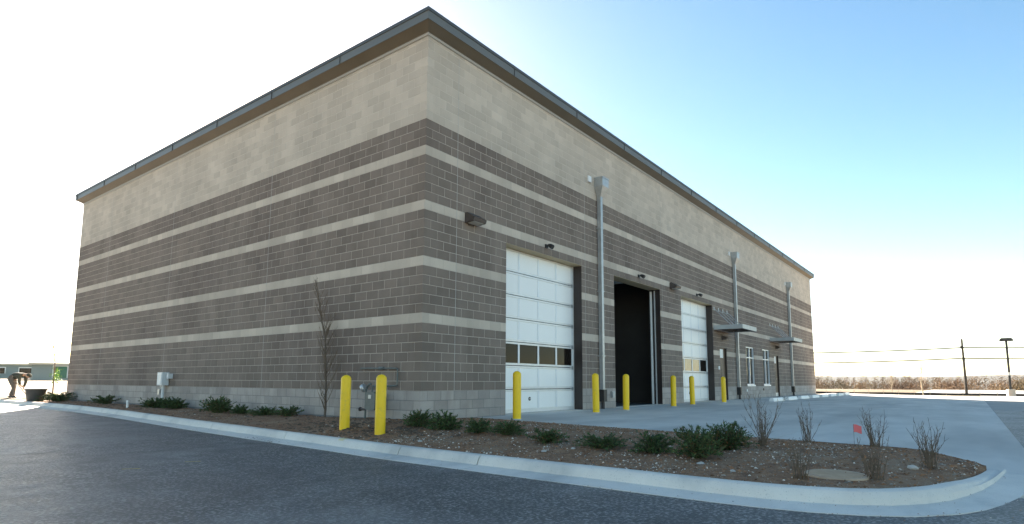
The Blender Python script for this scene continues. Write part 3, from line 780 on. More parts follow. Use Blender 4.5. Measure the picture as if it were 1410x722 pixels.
# ------------------------------------------------------------------ wheel stops
ordn = ['nearest', 'second', 'third', 'fourth', 'fifth', 'sixth', 'seventh', 'farthest']
ws = None
for k in range(8):
    x = 20.37+2.743*k; y = -1.95
    lab = ('nearest concrete wheel stop in the row by the entrance wall' if k == 0 else 'farthest concrete wheel stop in the row by the entrance wall' if k == 7 else f'{ordn[k]} concrete wheel stop from the near end of the row')
    if ws is None:
        mb = MB(); pr = [(-.10, 0), (-.095, .06), (-.065, .155), (.065, .155), (.095, .06), (.10, 0)]
        vv = [(sx_*(.92-.03*(z > .1)), yy_, z) for sx_ in (-1, 1) for yy_, z in pr]; n = 6
        mb.add(vv, [tuple(range(n-1, -1, -1)), tuple(range(n, 2*n))]+[(a, (a+1) % n, n+(a+1) % n, n+a) for a in range(n)])
        ws = bpy.data.objects.new('wheel_stop', None); col.objects.link(ws); mb.build('body', M['white_paint'], ws)
        for sx_ in (-.6, .6): MB().tube([(sx_, 0, .14), (sx_, 0, .163)], .014, 8).build('pin', M['black'], ws)
        tag(ws, lab, 'wheel stop', 'wheel stops in a row'); ws.location = (x, y, zp(x, y)+.002)
    else: copy_thing(ws, (x, y, zp(x, y)+.002), lab)

# ------------------------------------------------------------------ shrubs
def juniper(seed, wid, hei, nb=70, dry=0.0):
    rg = random.Random(seed)
    st = MB(); fo = MB()
    for k in range(nb):
        az = rg.uniform(0, 6.283); el = rg.uniform(.12, 1.25)
        L = rg.uniform(.6, 1.05)
        ex = math.cos(el)*wid*L*.62; ez = math.sin(el)*hei*L
        p0 = Vector((rg.uniform(-.04, .04), rg.uniform(-.04, .04), 0))
        dv = Vector((math.cos(az), math.sin(az), 0))
        pts = []
        for i in range(6):
            t = i/5; pts.append(p0+dv*ex*t+Vector((0, 0, ez*(t**.8)+.06*math.sin(3*t)*hei))+Vector((rg.gauss(0, .008), rg.gauss(0, .008), rg.gauss(0, .006))))
        st.tube(pts, [.005*(1-.8*i/5)+.0008 for i in range(6)], 3, cap=False)
        for i in range(1, 6):
            for q_ in range(9):
                t = rg.random(); p = pts[i-1].lerp(pts[i], t); d = (pts[i]-pts[i-1]).normalized()
                sd_ = Vector((rg.gauss(0, 1), rg.gauss(0, 1), rg.gauss(.35, .8))).normalized()
                g = (d*rg.uniform(.5, 1.2)+sd_*.8).normalized(); l = rg.uniform(.028, .062)*(.7+hei*.9)
                a = g.cross(Vector((rg.gauss(0, 1), rg.gauss(0, 1), rg.gauss(0, 1)))).normalized()*rg.uniform(.004, .0075)*(.8+hei*.8)
                tt = rg.random()
                is_dry = rg.random() < dry*(1.3-p.z/hei)
                fo.add([p-a*.5, p+g*l*.5-a, p+g*l, p+g*l*.5+a, p+a*.5], [(0, 1, 2, 3, 4)], 1 if is_dry else 0, tt)
    return st.data('stem', M['bark']), fo.data('foliage', [M['needle'], M['needle_dry']], tint=True)
JV = [juniper(s, w_, h_, nb_, d_) for s, w_, h_, nb_, d_ in ((1, .60, .32, 84, .02), (2, .56, .37, 80, .08), (3, .80, .29, 100, .03), (4, .85, .52, 130, .12), (5, .66, .26, 70, .15), (6, .50, .31, 76, .02))]
rg = random.Random(11)
def put_juniper(v, x, y, lab, sc=1.0, z=None):
    o = thing('juniper_shrub', (x, y, bed_z(x, y)-.01 if z is None else z), lab, 'shrub', 'low juniper shrubs in the bed', rg.uniform(0, 6.28))
    sc *= 1.0 if v == 3 else 1.14*rg.uniform(.88, 1.15); o.scale = (sc*rg.uniform(.92, 1.12), sc, sc*rg.uniform(.85, 1.1))
    link('stem', JV[v][0], o); link('foliage', JV[v][1], o)
GL = 'low juniper shrub '
put_juniper(2, -.55, 20.2, GL+'at the far left end of the long wall', 1.25)
put_juniper(4, -.45, 15.6, GL+'second from the far left end of the long wall', 1.15)
put_juniper(2, -.42, 11.35, GL+'directly under the white electrical cabinet', 1.1)
put_juniper(5, -.45, 10.0, GL+'just right of the white electrical cabinet', 1.05)
put_juniper(1, -.80, 6.7, GL+'third to the right of the electrical cabinet', 1.0)
put_juniper(5, -.70, 5.75, GL+'fourth to the right of the electrical cabinet', .95)
put_juniper(2, -.62, 4.75, GL+'second to the left of the slender bare tree', .85)
put_juniper(4, -.50, 3.95, GL+'just left of the slender bare tree', .8)
put_juniper(1, -.80, -.82, GL+'right of the gas meter, below the building corner', .85)
put_juniper(5, -.78, -1.50, GL+'second to the right of the gas meter', .85)
put_juniper(1, -.92, -2.36, GL+'third to the right of the gas meter', .8)
put_juniper(0, -.92, -2.98, GL+'left of the bollard nearest the corner door', .75)
put_juniper(4, -1.18, -3.93, GL+'in the bed before the white door nearest the corner', .78)
put_juniper(2, -1.28, -4.90, GL+'in the bed before the nearest downspout', .70)
put_juniper(0, -1.22, -5.64, GL+'left of the pair of large junipers', .86)
put_juniper(3, -1.30, -6.26, 'front of the two large junipers, brown at its base', .74)
put_juniper(3, -.45, -6.34, 'rear and taller of the two large dark junipers', .84)

def bare_shrub(seed, h, wid, n):
    rg = random.Random(seed); mb = MB()
    for k in range(n):
        az = rg.uniform(0, 6.283); tilt = rg.uniform(.05, .55)*wid; L = h*rg.uniform(.5, 1.0)
        p = Vector((rg.gauss(0, .03), rg.gauss(0, .03), 0)); pts = [p]
        d = Vector((math.cos(az)*tilt, math.sin(az)*tilt, 1)).normalized()
        for i in range(5):
            d = (d+Vector((rg.gauss(0, .10), rg.gauss(0, .10), .06))).normalized(); pts.append(pts[-1]+d*L/5)
        mb.tube(pts, [.0050*(1-.72*i/5) for i in range(6)], 4, cap=False)
        for i in range(2, 6):
            for q_ in range(2):
                if rg.random() < .7:
                    b = pts[i]; e = (d*.8+Vector((rg.gauss(0, .5), rg.gauss(0, .5), .4))).normalized()*rg.uniform(.05, .16)*h
                    mb.tube([b, b+e*.5+Vector((rg.gauss(0, .01), rg.gauss(0, .01), 0)), b+e], [.0028, .0022, .0012], 3, cap=False)
    return mb.data('stems', M['twig'])
def put_bare(seed, x, y, h, wid, n, lab):
    o = thing('bare_shrub', (x, y, bed_z(x, y)-.01), lab, 'shrub', 'leafless twiggy shrubs'); link('stems', bare_shrub(seed, h, wid, n), o)
    mb = MB(); rg = random.Random(seed)
    for k in range(26):
        a = rg.uniform(0, 6.28); r_ = rg.uniform(0, .11)*wid*1.4; z = rg.uniform(0, .1)*h; g = Vector((rg.gauss(0, 1), rg.gauss(0, 1), rg.gauss(.8, .6))).normalized()*rg.uniform(.02, .05)
        p = Vector((r_*math.cos(a), r_*math.sin(a), z)); s_ = g.cross(Vector((rg.gauss(0, 1), rg.gauss(0, 1), .3))).normalized()*.006
        mb.add([p, p+g*.5-s_, p+g, p+g*.5+s_], [(0, 1, 2, 3)], 0, rg.random())
    tag(mb.build('leaf_litter', M['needle_dry'], o, tint=True), kind='stuff')
put_bare(21, .05, -6.68, .72, .75, 24, 'leafless shrub just right of the large junipers')
put_bare(22, 1.35, -6.98, .58, .8, 18, 'leafless shrub at the pavement edge, second from the junipers')
put_bare(23, -2.02, -7.57, .42, .8, 20, 'small leafless shrub left of the round tan cover')
put_bare(24, 1.30, -7.86, .56, .75, 22, 'leafless shrub beside the pink marker flag')
put_bare(25, -1.62, -8.17, .44, .6, 22, 'small leafless shrub right behind the round tan cover')
put_bare(26, -.40, -8.56, .54, .85, 26, 'leafless shrub nearest the rounded end of the kerb')

# marker flag, round cover, loose stones
fl = thing('marker_flag', (1.32, -7.60, bed_z(1.32, -7.60)), 'small pink marker flag on a wire at the bed edge', 'flag')
MB().tube([(0, 0, -.1), (.0, .0, .1), (.01, 0, .32)], .0022, 4).build('wire', M['twig'], fl)
mb = MB(); n = 6; vv = []
for i in range(n+1):
    t = i/n
    for z in (.20, .31): vv.append((.01+.115*t*.6, -.115*t*.8, z-.02*t*t+.006*math.sin(6*t)))
for i in range(n+1):
    t = i/n
    for z in (.20, .31): vv.append((.011+.115*t*.6+.0012, -.115*t*.8+.0012, z-.02*t*t+.006*math.sin(6*t)))
fa = [(2*i, 2*i+1, 2*i+3, 2*i+2) for i in range(n)]; o_ = 2*(n+1)
fb = [(o_+2*i, o_+2*i+2, o_+2*i+3, o_+2*i+1) for i in range(n)]
mb.add(vv, fa+fb); mb.build('flag', pm('flag_pink', (.95,.20,.20), rough=.6), fl)
cvz = [bed_z(-1.62+.3*a, -7.83+.3*b) for a, b in ((1,0),(-1,0),(0,1),(0,-1))]
cv = thing('access_cover', (-1.62, -7.83, sum(cvz)/4+.006), 'round tan cover set in the gravel near the kerb end', 'cover')
cv.rotation_euler = (math.atan2(cvz[2]-cvz[3], .6), -math.atan2(cvz[0]-cvz[1], .6), 0)
mC = pm('cover_tan', (.42,.31,.22), (.50,.38,.28), scale=8, rough=.85, bump=.3)
mb = MB(); mb.lathe([(.30, -.06), (.30, .006), (.29, .012), (.27, .012), (.265, .006)], 32); mb.build('rim', mC, cv, smooth=False)
mb = MB(); mb.lathe([(.265, .006), (.001, .010)], 32); mb.build('lid', mC, cv)
for k in range(-5, 6):
    l = math.sqrt(max(0, .25**2-(k*.045)**2)); MB().box(k*.045-.007, k*.045+.007, -l, l, .005, .016).build('rib', mC, cv)
rs = random.Random(5)
for (x, y, s, lab) in ((-1.62, -6.42, .055, 'pale stone at the foot of the front large juniper'), (-1.85, -4.35, .05, 'flat pale stone beside the kerb left of centre'), (-.62, -8.42, .07, 'tan stone under the leafless shrub nearest the kerb end'),
                       (-1.9, -2.0, .05, 'small grey stone beside the kerb below the building corner'), (-1.55, -4.62, .04, 'small pale stone right of the flat stone beside the kerb'), (-2.0, -6.9, .038, 'pale stone near the kerb joint right of the large junipers')):
    mb = MB(); random.seed(int(x*1000) & 255); lump(mb, 0, 0, -.01, s, .7); tag(mb.build('stone', M['stone'], None, (x, y, bed_z(x, y))), lab, 'stone', 'larger stones in the bed')

# painted and chalk marks, tyre scuff
for (x, y, rz, lab) in ((-5.49, -.60, -.55, 'yellow chalk stroke on the asphalt, the one nearer the camera'), (-4.70, -.50, -.50, 'yellow chalk stroke on the asphalt, nearer the kerb')):
    ca, sa = math.cos(rz), math.sin(rz); mb = MB(); vv = []
    for i in range(9):
        t = i/8-.5; xx, yy = x+ca*t*.2, y+sa*t*.2; wd = .014*(1+.5*nz(t*9, y)); 
        vv += [(xx-sa*wd, yy+ca*wd, zra(xx, yy)+.005), (xx+sa*wd, yy-ca*wd, zra(xx, yy)+.005)]
    mb.add(vv, [(2*i, 2*i+1, 2*i+3, 2*i+2) for i in range(8)])
    tag(mb.build('chalk_mark', pm('chalk_yellow', (.80,.62,.16), (.60,.46,.14), scale=60, rough=.9)), lab, 'mark', 'yellow chalk marks')

# ------------------------------------------------------------------ trees by the building
def grow(rg, mb, p, d, L, r_, depth, up_=.25, spread=.35, nseg=5):
    pts = [p]; rr = [r_]
    for i in range(nseg):
        d = (d+Vector((rg.gauss(0, .05), rg.gauss(0, .05), up_*.12))).normalized(); pts.append(pts[-1]+d*L/nseg); rr.append(r_*(1-.75*(i+1)/nseg))
    mb.tube(pts, rr, 6 if r_ > .012 else 4, cap=False)
    return pts
ct = thing('slender_tree', (-.3, 2.8, bed_z(-.3, 2.8)-.02), 'slender leafless tree with upright branches before the long wall', 'tree')
rg = random.Random(31); mt_ = MB(); pts = grow(rg, mt_, Vector((0, 0, -.05)), Vector((.03, -.02, 1)).normalized(), 3.35, .026, 0, .5, 0, 12); mt_.build('trunk', M['bark'], ct)
mbb = MB()
for k in range(70):
    t = rg.uniform(.06, .95); i = min(11, int(t*12)); p = pts[i].lerp(pts[i+1], t*12-i)
    az = rg.uniform(0, 6.28); sp_ = rg.uniform(.3, .85)
    L = (1.15-.85*t)*rg.uniform(.55, 1.0)*.95
    d = Vector((math.cos(az)*sp_, math.sin(az)*sp_, 1)).normalized()
    if t < .2: L *= .6
    bp = grow(rg, mbb, p, d, L, .0085*(1.2-t*.7), 1, .9)
    for q_ in range(4):
        j = rg.randint(1, 4); az2 = rg.uniform(0, 6.28)
        grow(rg, mbb, bp[j], Vector((math.cos(az2)*.45, math.sin(az2)*.45, 1)).normalized(), L*rg.uniform(.25, .5), .0042, 2, .6, nseg=3)
mbb.build('crown', M['twig'], ct)

yt = thing('young_tree', (.30, 24.2, tz(.30, 24.2)), 'young bare tree tied with a green tag beyond the far left wall end', 'tree')
rg = random.Random(33); mt_ = MB(); pts = grow(rg, mt_, Vector((0, 0, -.05)), Vector((.03, -.02, 1)).normalized(), 3.45, .034, 0, .4, 0, 10); mt_.build('trunk', M['bark'], yt)
mbb = MB()
for k in range(34):
    t = rg.uniform(.45, .98); i = min(9, int(t*10)); p = pts[i]; az = rg.uniform(0, 6.28)
    grow(rg, mbb, p, Vector((math.cos(az)*.5, math.sin(az)*.5, 1)).normalized(), rg.uniform(.12, .38)*(1.4-t), .010, 1, .5, nseg=3)
mbb.build('crown', M['bark'], yt)
mb = MB(); rg = random.Random(9)
for k in range(160):
    p = Vector((rg.gauss(.04, .09), rg.gauss(-.06, .09), rg.uniform(.75, 1.45))); g = Vector((rg.gauss(0, 1), rg.gauss(0, 1), rg.gauss(0, 1))).normalized()*.07; s_ = g.cross(Vector((rg.gauss(0, 1), rg.gauss(0, 1), 1))).normalized()*.03
    mb.add([p, p+g*.5-s_, p+g, p+g*.5+s_], [(0, 1, 2, 3)], 0, rg.random())
mb.build('green_leaves', pm('fresh_green', (.14,.28,.03), (.20,.36,.05), scale=6, rough=.6, var='tint', vamt=.3), yt, tint=True)
# low sunlit weeds by the young tree
JW = juniper(8, .6, .26, 60, .0)
mW = pm('weed_green', (.22,.24,.05), (.30,.32,.08), scale=8, rough=.7, var='tint', vamt=.4)
JW[1].materials[0] = mW
for k, (x, y, s, lab) in enumerate(((-.55, 23.3, 1.1, 'yellowish sunlit shrub between the tub and the young tree'), (.15, 23.9, 1.2, 'yellowish sunlit shrub at the foot of the young tree'), (-.1, 22.7, 1.15, 'yellowish sunlit shrub nearest the far wall corner'))):
    o = thing('sunlit_shrub', (x, y, max(tz(x, y), bed_z(x, min(y, 22.5)))-.02), lab, 'shrub', 'sunlit yellowish shrubs', k*2.0); o.scale = (s, s, s)
    link('stem', JW[0], o); link('foliage', JW[1], o)

# ------------------------------------------------------------------ tub, person, shovel
tub = thing('plant_tub', (-1.15, 20.9, zt(20.9)-.02), 'dark grey nursery tub standing on the kerb edge', 'tub')
mT = pm('tub_plastic', (.045,.042,.040), (.065,.06,.056), scale=6, rough=.6)
mb = MB(); mb.lathe([(.001, .0), (.27, .0), (.345, .47), (.335, .47), (.262, .02), (.001, .02)], 26); mb.build('shell', mT, tub, smooth=False)
mb = MB(); mb.lathe([(.345, .45), (.372, .45), (.372, .50), (.335, .50), (.335, .47)], 26); mb.build('rim', mT, tub)

def skin(name, joints_, edges_, mat, parent, sub=2):
    keys = list(joints_); idx = {k: i for i, k in enumerate(keys)}
    me = bpy.data.meshes.new(name); me.from_pydata([joints_[k][0] for k in keys], [(idx[a], idx[b]) for a, b in edges_], []); me.materials.append(mat); me.update()
    o = link(name, me, parent)
    sk = o.modifiers.new('Skin', 'SKIN'); sk.use_smooth_shade = True
    for k in keys:
        v = me.skin_vertices[0].data[idx[k]]; r_ = joints_[k][1]; v.radius = r_ if isinstance(r_, tuple) else (r_, r_); v.use_root = (idx[k] == 0)
    sb = o.modifiers.new('Sub', 'SUBSURF'); sb.levels = sub; sb.render_levels = sub
    return o
# person faces local +X; bent forward at the hips, knees slightly bent
PX, PY = -.78, 25.9
per = thing('person', (PX, PY, tz(PX, PY)+.01), 'person in dark top and grey trousers bending over to dig behind a tub', 'person', None, R(-50))
mSkin = pm('skin', (.42,.26,.18), (.46,.29,.20), scale=10, rough=.6)
mTop = pm('dark_top', (.030,.034,.026), (.045,.05,.036), scale=6, rough=.9, bump=.4, bscale=20, bdist=.01)
mTr = pm('grey_trousers', (.085,.075,.065), (.12,.105,.09), scale=6, rough=.9, bump=.4, bscale=20, bdist=.01)
J = {'pel': ((-.06, 0, .93), .115), 'hipl': ((-.06, .10, .88), .10), 'hipr': ((-.06, -.10, .88), .10), 'kl': ((-.03, .15, .48), .062), 'kr': ((.16, -.13, .49), .062), 'al': ((-.20, .16, .09), .042), 'ar': ((.17, -.14, .09), .042),
     'tl': ((-.05, .17, .04), .035), 'tr': ((.33, -.15, .04), .035), 'w': ((.10, 0, 1.03), (.11, .13)), 'ch': ((.36, 0, 1.08), (.14, .17)), 'ne': ((.50, 0, 1.06), .058), 'hd0': ((.57, 0, 1.05), .075), 'hd1': ((.65, 0, 1.01), .098), 'hd2': ((.72, 0, .95), .075),
     'sl': ((.40, .19, 1.03), .062), 'sr': ((.40, -.19, 1.03), .062), 'el': ((.44, .17, .74), .046), 'er': ((.42, -.20, .75), .046), 'wl': ((.47, .04, .50), .032), 'wr': ((.38, -.07, .60), .032), 'hl': ((.49, .0, .43), .034), 'hr': ((.41, -.02, .54), .034)}
E_ = [('pel','hipl'),('pel','hipr'),('hipl','kl'),('hipr','kr'),('kl','al'),('kr','ar'),('al','tl'),('ar','tr'),('pel','w'),('w','ch'),('ch','ne'),('ne','hd0'),('hd0','hd1'),('hd1','hd2'),('ch','sl'),('ch','sr'),('sl','el'),('sr','er'),('el','wl'),('er','wr'),('wl','hl'),('wr','hr')]
for h_, sgn in (('hl', 1), ('hr', -1)):
    b = Vector(J[h_][0])
    for fi in range(4):
        a = b+Vector((.035, -.012+.0*fi, .02-.018*fi)); c = a+Vector((.012, -.03*sgn, -.004)); e = c+Vector((-.03, -.012*sgn, -.004))
        for nme, p, r_ in (('a', a, .0095), ('b', c, .009), ('c', e, .008)): J[f'{h_}{fi}{nme}'] = (tuple(p), r_)
        E_ += [(h_, f'{h_}{fi}a'), (f'{h_}{fi}a', f'{h_}{fi}b'), (f'{h_}{fi}b', f'{h_}{fi}c')]
    a = b+Vector((-.012, -.02*sgn, .03)); c = a+Vector((.025, -.02*sgn, .004))
    J[f'{h_}ta'] = (tuple(a), .010); J[f'{h_}tb'] = (tuple(c), .009); E_ += [(h_, f'{h_}ta'), (f'{h_}ta', f'{h_}tb')]
skin('body', J, E_, mSkin, per)
J2 = {k: (J[k][0], tuple(np_*1.12+.012 for np_ in (J[k][1] if isinstance(J[k][1], tuple) else (J[k][1],)*2))) for k in ('pel','w','ch','sl','sr','el','er','wl','wr')}
J2['pel'] = (J['pel'][0], (.16, .165)); J2['w'] = (J['w'][0], (.155, .175)); J2['co'] = ((.47, 0, 1.07), (.075, .075))
skin('jacket', J2, [('pel','w'),('w','ch'),('ch','co'),('ch','sl'),('ch','sr'),('sl','el'),('sr','er'),('el','wl'),('er','wr')], mTop, per)
J3 = {k: (J[k][0], J[k][1]*1.12+.015) for k in ('pel','hipl','hipr','kl','kr','al','ar')}
J3['w0'] = ((.07, 0, 1.01), (.15, .165))
skin('trousers', J3, [('pel','w0'),('pel','hipl'),('pel','hipr'),('hipl','kl'),('hipr','kr'),('kl','al'),('kr','ar')], mTr, per)
for a, b in (('al', 'tl'), ('ar', 'tr')):
    skin('boot', {'a': (J[a][0], .06), 'h': ((J[a][0][0]-.03, J[a][0][1], .045), .05), 't': (J[b][0], .046)}, [('a','h'),('a','t')], M['black'], per)
skin('cap', {'a': ((.585, 0, 1.075), .06), 'b': ((.665, 0, 1.045), .112), 'c': ((.72, 0, 1.02), .085), 'd': ((.80, 0, .955), (.05, .025))}, [('a','b'),('b','c'),('c','d')], mTop, per)
# face
mb = MB()
for s_ in (-1, 1):
    mb.lathe([(.001, -.012), (.012, 0), (.001, .012)], 8, 0, (.735, s_*.034, .985))
mb.build('eyes', M['black'], per)
skin('nose', {'a': ((.745, 0, .965), .012), 'b': ((.775, 0, .945), .016)}, [('a','b')], mSkin, per, 1)
for s_ in (-1, 1): skin('ear', {'a': ((.64, s_*.098, 1.0), .012), 'b': ((.645, s_*.11, .965), .014)}, [('a','b')], mSkin, per, 1)
sh = thing('shovel', (PX, PY, tz(PX, PY)+.01), 'long-handled shovel held by the bending person', 'shovel', None, R(-50))
a, b = Vector((.02, .06, .80)), Vector((.74, -.07, .10)); dr = (b-a).normalized()
MB().tube([a-dr*.18, a, b], .017, 8).build('handle', M['bark_pale'], sh)
mb = MB(); sd_ = dr.cross(Vector((0, 0, 1))).normalized(); nrm = sd_.cross(dr).normalized(); vv = []
for t, w_, dp in ((0, .05, 0), (.04, .10, .012), (.18, .11, .02), (.26, .07, .012), (.30, .01, 0)):
    for s_ in (-1, -.4, .4, 1): vv.append(b+dr*t+sd_*w_*s_+nrm*(dp*abs(s_)))
vv2 = [p+nrm*.004 for p in vv]
fs2 = [(r_*4+c, r_*4+c+1, r_*4+c+5, r_*4+c+4) for r_ in range(4) for c in range(3)]
mb.add(vv, fs2); mb.add(vv2, [f[::-1] for f in fs2]); mb.build('blade', M['galv'], sh)

# ------------------------------------------------------------------ low buildings beyond the left end
def low_building(name, x, y, w_, d_, h_, label, wall, roofm, rz, bays, dome=0.0):
    o = thing(name, (x, y, tz(x, y)-.1), label, 'building', None, rz)
    MB().box(0, w_, 0, d_, 0, h_).build('wall', wall, o)
    mb = MB(); mb.add([(-.3, -.4, h_+.002), (w_+.3, -.4, h_+.002), (w_+.3, d_+.4, h_+.002), (-.3, d_+.4, h_+.002), (-.3, d_/2, h_+dome), (w_+.3, d_/2, h_+dome), (-.3, -.4, h_+.22), (w_+.3, -.4, h_+.22), (w_+.3, d_+.4, h_+.22), (-.3, d_+.4, h_+.22)],
        [(0, 3, 2, 1), (0, 1, 7, 6), (1, 2, 8, 7), (2, 3, 9, 8), (3, 0, 6, 9), (6, 7, 5, 4), (8, 9, 4, 5), (6, 4, 9), (7, 8, 5)]); mb.build('roof', roofm, o)
    for (a, b, c, d, m) in bays:
        q_ = MB().box(a, b, -.06, -.002, c, d).build('window' if c > .3 else 'door', m, o)
        MB().box(a-.08, a-.002, -.08, -.002, c, d).box(b+.002, b+.08, -.08, -.002, c, d).box(a-.08, b+.08, -.08, -.002, d+.002, d+.1).build('frame', M['white_paint'], q_)
    return o
mTeal = pm('teal_siding', (.20,.25,.24), (.25,.30,.285), scale=.5, rough=.7); mGreen = pm('green_panel', (.05,.16,.10), (.07,.20,.13), scale=.5, rough=.7); mCream = pm('cream_roof', (.55,.50,.40), (.62,.57,.46), scale=.4, rough=.8)
mGrey = pm('pale_siding', (.55,.56,.56), (.62,.63,.63), scale=.4, rough=.8)
low_building('low_building', 9.6, 88, 9.0, 8, 1.75, 'low teal building with flat cream roof beyond the sunlit dirt', mTeal, mCream, R(-18), [(1.0, 2.6, .7, 1.4, M['dark_glass']), (4.0, 5.6, .7, 1.4, M['dark_glass'])], .1)
low_building('low_building', 10.8, 71, 8.5, 9, 1.75, 'green and white building with window next to the far wall end', mTeal, mCream, R(-18), [(1.9, 3.1, .35, 1.6, mGreen), (3.5, 4.5, .6, 1.5, M['dark_glass']), (5.0, 6.2, .4, 1.5, M['dark_glass'])], .35)
low_building('low_building', 3.5, 100, 9, 5, 1.6, 'pale grey shed at the left edge of the view', mGrey, mGrey, R(-18), [(2.5, 3.8, .02, 1.4, M['galv'])], .2)

# ------------------------------------------------------------------ beyond the right end
# lamp post
lp = thing('lamp_post', (81.0, -12.63, -.86), 'dark parking lot lamp post on a pale concrete base', 'lamp post')
mb = MB(); mb.lathe([(.42, -.3), (.42, .96), (.40, 1.0), (.001, 1.0)], 24); mb.build('base', pm('base_concrete', (.55,.48,.40), (.63,.56,.47), scale=3, rough=.9), lp, smooth=False)
MB().box(-.11, .11, -.11, .11, 1.0, 6.6).build('pole', M['black'], lp)
MB().box(-.2, .2, -.2, .2, 1.001, 1.05).build('base_plate', M['black'], lp)
MB().box(-.118, .118, -.118, .118, 2.6, 2.95).build('label_plate', M['white_paint'], lp)
mb = MB(); pr = [(-.62, 6.55), (-.62, 6.75), (-.45, 6.92), (.45, 6.92), (.62, 6.75), (.62, 6.55)]; n = 6
for_ = [(-.30, y, z) for y, z in pr]+[(.30, y, z) for y, z in pr]
mb.add(for_, [tuple(range(n-1, -1, -1)), tuple(range(n, 2*n))]+[(k, (k+1) % n, n+(k+1) % n, n+k) for k in range(n)]); mb.build('head', M['black'], lp)
# utility pole and lines
up_ = thing('utility_pole', (131.4, -8.3, -1.25), 'tall dark wooden utility pole carrying two lines', 'utility pole')
mP = pm('pole_wood', (.035,.028,.022), (.055,.045,.035), scale=5, rough=.95)
MB().tube([(.0, 0, -.5), (0, 0, 5), (.0, .05, 10.35)], [.24, .20, .16], 12).build('pole', mP, up_)
MB().tube([(0, .22, 8.55), (0, .22, 9.05)], .16, 10).tube([(-.25, 0, 7.9), (.25, 0, 7.9)], .05, 6).build('bracket', M['black'], up_)
MB().box(-.22, .22, -.22, .22, 6.2, 6.6).build('insulator', M['black'], up_)
for lab, z0, zl, zr_ in (('upper power line crossing the pale sky at right', 7.45, 6.4, 8.9), ('lower power line crossing the pale sky at right', 5.45, 4.3, 6.6)):
    pts = []
    A = Vector((108, 60, zl+1.6)); P = Vector((131.4, -8.3, z0)); Bq = Vector((168, -90, zr_+1.0))
    for (a, b, sg) in ((A, P, 1.0), (P, Bq, 1.0)):
        for i in range(24 if a is A else 25):
            t = i/24; p = a.lerp(b, t); p.z -= sg*4*t*(1-t); pts.append(p)
    tag(MB().tube(pts, .12, 5).build('power_line', M['black']), lab, 'cable', 'power lines')
# silt fence
sf = thing('silt_fence', (0, 0, 0), 'long low black silt fence along the far field edge', 'fence')
vv = []; xs_ = fr(30, -60, -2.0) if False else [30-2.0*i for i in range(46)]
mS = pm('silt_fabric', (.02,.018,.016), (.035,.03,.027), scale=2, rough=.9)
for i, y in enumerate(xs_):
    x = 100+.08*(30-y)+.4*nz(y*.2, 1); z = tz(x, y); h_ = .34+.10*nz(y*.4, 5)
    vv += [(x, y, z-.1), (x, y, z+h_), (x+.03, y, z-.1), (x+.03, y, z+h_)]
mb = MB(); mb.add(vv, [f for i in range(len(xs_)-1) for f in ((4*i, 4*i+1, 4*i+5, 4*i+4), (4*i+2, 4*i+6, 4*i+7, 4*i+3), (4*i+1, 4*i+3, 4*i+7, 4*i+5))]); mb.build('fabric', mS, sf)
stk = MB().box(-.03, .03, -.03, .03, -.3, .62).data('stake', M['bark_pale'])
for i, y in enumerate(xs_): 
    x = 100+.08*(30-y)+.4*nz(y*.2, 1)-.04; link('stake', stk, sf, (x, y, tz(x, y)))
# pale gravel lot far out
tag(sheet('gravel_lot', fr(136, 212, 4), fr(-90, 0, 6), lambda x, y: tz(x, y)+.10+.03*nz(x*.1, y*.1), pm('pale_gravel', (.32,.31,.29), (.40,.39,.37), scale=.3, rough=.95)), kind='structure')

# pale bare trees in front of the wood
def far_tree(x, y, h, lab, seed, mat, spread=.5, n=26):
    o = thing('bare_tree', (x, y, tz(x, y)-.05), lab, 'tree', 'single bare trees before the far wood')
    rg = random.Random(seed); mt_ = MB(); pts = grow(rg, mt_, Vector((0, 0, 0)), Vector((rg.gauss(0, .04), rg.gauss(0, .04), 1)).normalized(), h, .018*h, 0, 0, 0, 8); mt_.build('trunk', mat, o)
    mb = MB()
    for k in range(n):
        t = rg.uniform(.25, .95); p = pts[min(8, int(t*8))]; az = rg.uniform(0, 6.28); L = h*.42*(1.15-t)*rg.uniform(.7, 1.2)
        bp = grow(rg, mb, p, Vector((math.cos(az)*spread, math.sin(az)*spread, .8)).normalized(), L, .007*h, 1, .5)
        for q_ in range(4):
            az2 = rg.uniform(0, 6.28); grow(rg, mb, bp[rg.randint(1, 5)], Vector((math.cos(az2)*.7, math.sin(az2)*.7, .8)).normalized(), L*.5, .0035*h, 2, .3, nseg=3)
    mb.build('crown', mat, o)
far_tree(90.8, -3.8, 4.7, 'pale bare tree standing alone left of the utility pole', 41, M['bark_pale'], .35, 16)
far_tree(110.5, 1.6, 3.6, 'small pale bare tree before the far wood, left of the lone tree', 42, M['bark_pale'], .5)
far_tree(118, 21.0, 4.2, 'spreading brown tree nearest the far building corner', 43, M['bark'], .9, 40)
far_tree(84, -15.2, 3.6, 'pale thin tree right of the lamp post', 44, M['bark_pale'], .5)
far_tree(86, -18.5, 3.0, 'pale thin tree at the right edge of the view', 45, M['bark_pale'], .5)

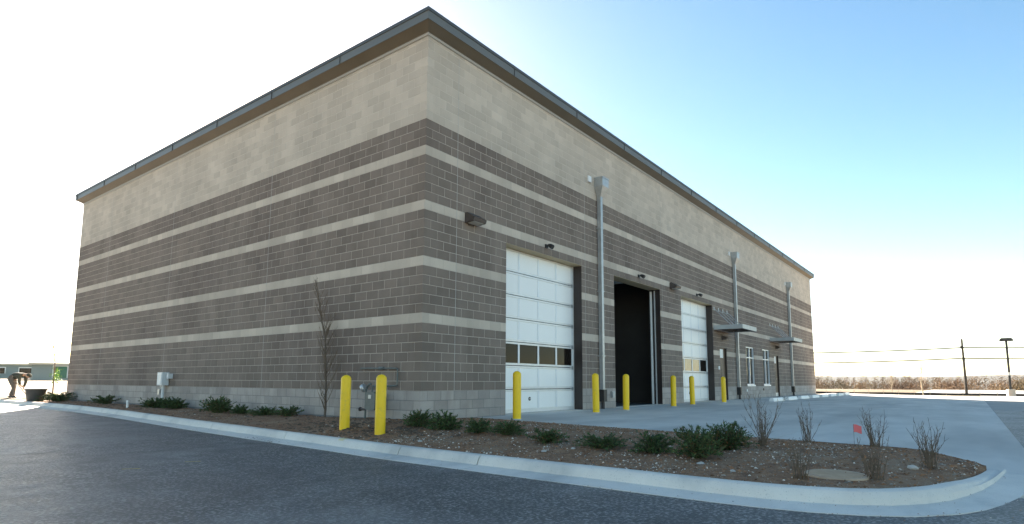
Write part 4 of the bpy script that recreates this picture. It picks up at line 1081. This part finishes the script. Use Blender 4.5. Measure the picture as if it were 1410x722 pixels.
# winter wood: one mass of bare crowns
mb = MB(); rg = random.Random(77)
for k in range(900):
    y = rg.uniform(-110, 130); x = rg.uniform(225, 345) if k < 720 else rg.uniform(214, 236)
    zb_ = tz(x, y); top = 2.2+1.9*nz(y*.03, 2.0)+1.2*nz(y*.11, 9)+rg.gauss(0, .8)+(x-230)*.012
    if k >= 720: top = rg.uniform(-.3, 1.8)
    h = max(1.5, top-zb_); rw = rg.uniform(1.3, 3.0)
    tt = rg.random()
    mb.add([(x-.12, y-.12, zb_), (x+.12, y+.12, zb_), (x, y, zb_+h*.9)], [(0, 1, 2)], 0, .1)
    for q_ in range(130):
        a = rg.uniform(0, 6.28); u = rg.random()**.6; zf = rg.uniform(.12, 1.0); rr = rw*u*math.sin(min(1, (1.08-zf)*1.7)*1.57)
        fine = 1.0-.65*sstep(.6, 1.0, zf)
        p = Vector((x+rr*math.cos(a), y+rr*math.sin(a), zb_+h*zf)); g = Vector((rg.gauss(0, .6), rg.gauss(0, .6), rg.uniform(.3, 1))).normalized()*rg.uniform(.35, .9); s_ = g.cross(Vector((rg.gauss(0, 1), rg.gauss(0, 1), .2))).normalized()*rg.uniform(.06, .16)*fine
        mb.add([p-s_, p+s_, p+g], [(0, 1, 2)], 0, min(1, max(0, tt*.7+rg.random()*.3)))
tag(mb.build('far_wood', M['wood_mass'], tint=True), kind='stuff', label='brown leafless wood along the horizon')
# far hills
vv = []; ny_ = 90
for i in range(ny_+1):
    y = -1100+2300*i/ny_
    top = 15.5+5*nz(y*.0022, 3)+2.5*nz(y*.009, 6)+4*sstep(60, -120, y)
    for x, z in ((1150, -9), (1350, top*.55), (1600, top), (1900, top*.5), (2300, -9)): vv.append((x+40*nz(y*.01, x*.01), y, z))
mb = MB(); mb.add(vv, [(i*5+k, i*5+k+1, (i+1)*5+k+1, (i+1)*5+k) for i in range(ny_) for k in range(4)])
tag(mb.build('hills', M['hill'], smooth=True), kind='structure')

# ------------------------------------------------------------------ thin air
mb = MB(); mb.box(-6100, 6100, -6100, 6100, -11, 40)
hz = bpy.data.materials.new('haze_air'); hz.use_nodes = True; N = hz.node_tree.nodes; N.remove(N['Principled BSDF'])
pv = N.new('ShaderNodeVolumePrincipled'); pv.inputs['Density'].default_value = .00008; pv.inputs['Anisotropy'].default_value = .3; pv.inputs['Color'].default_value = (.92, .95, 1, 1)
hz.node_tree.links.new(pv.outputs[0], N['Material Output'].inputs['Volume'])
tag(mb.build('haze', hz), kind='stuff', label='thin pale haze in the air over the fields')
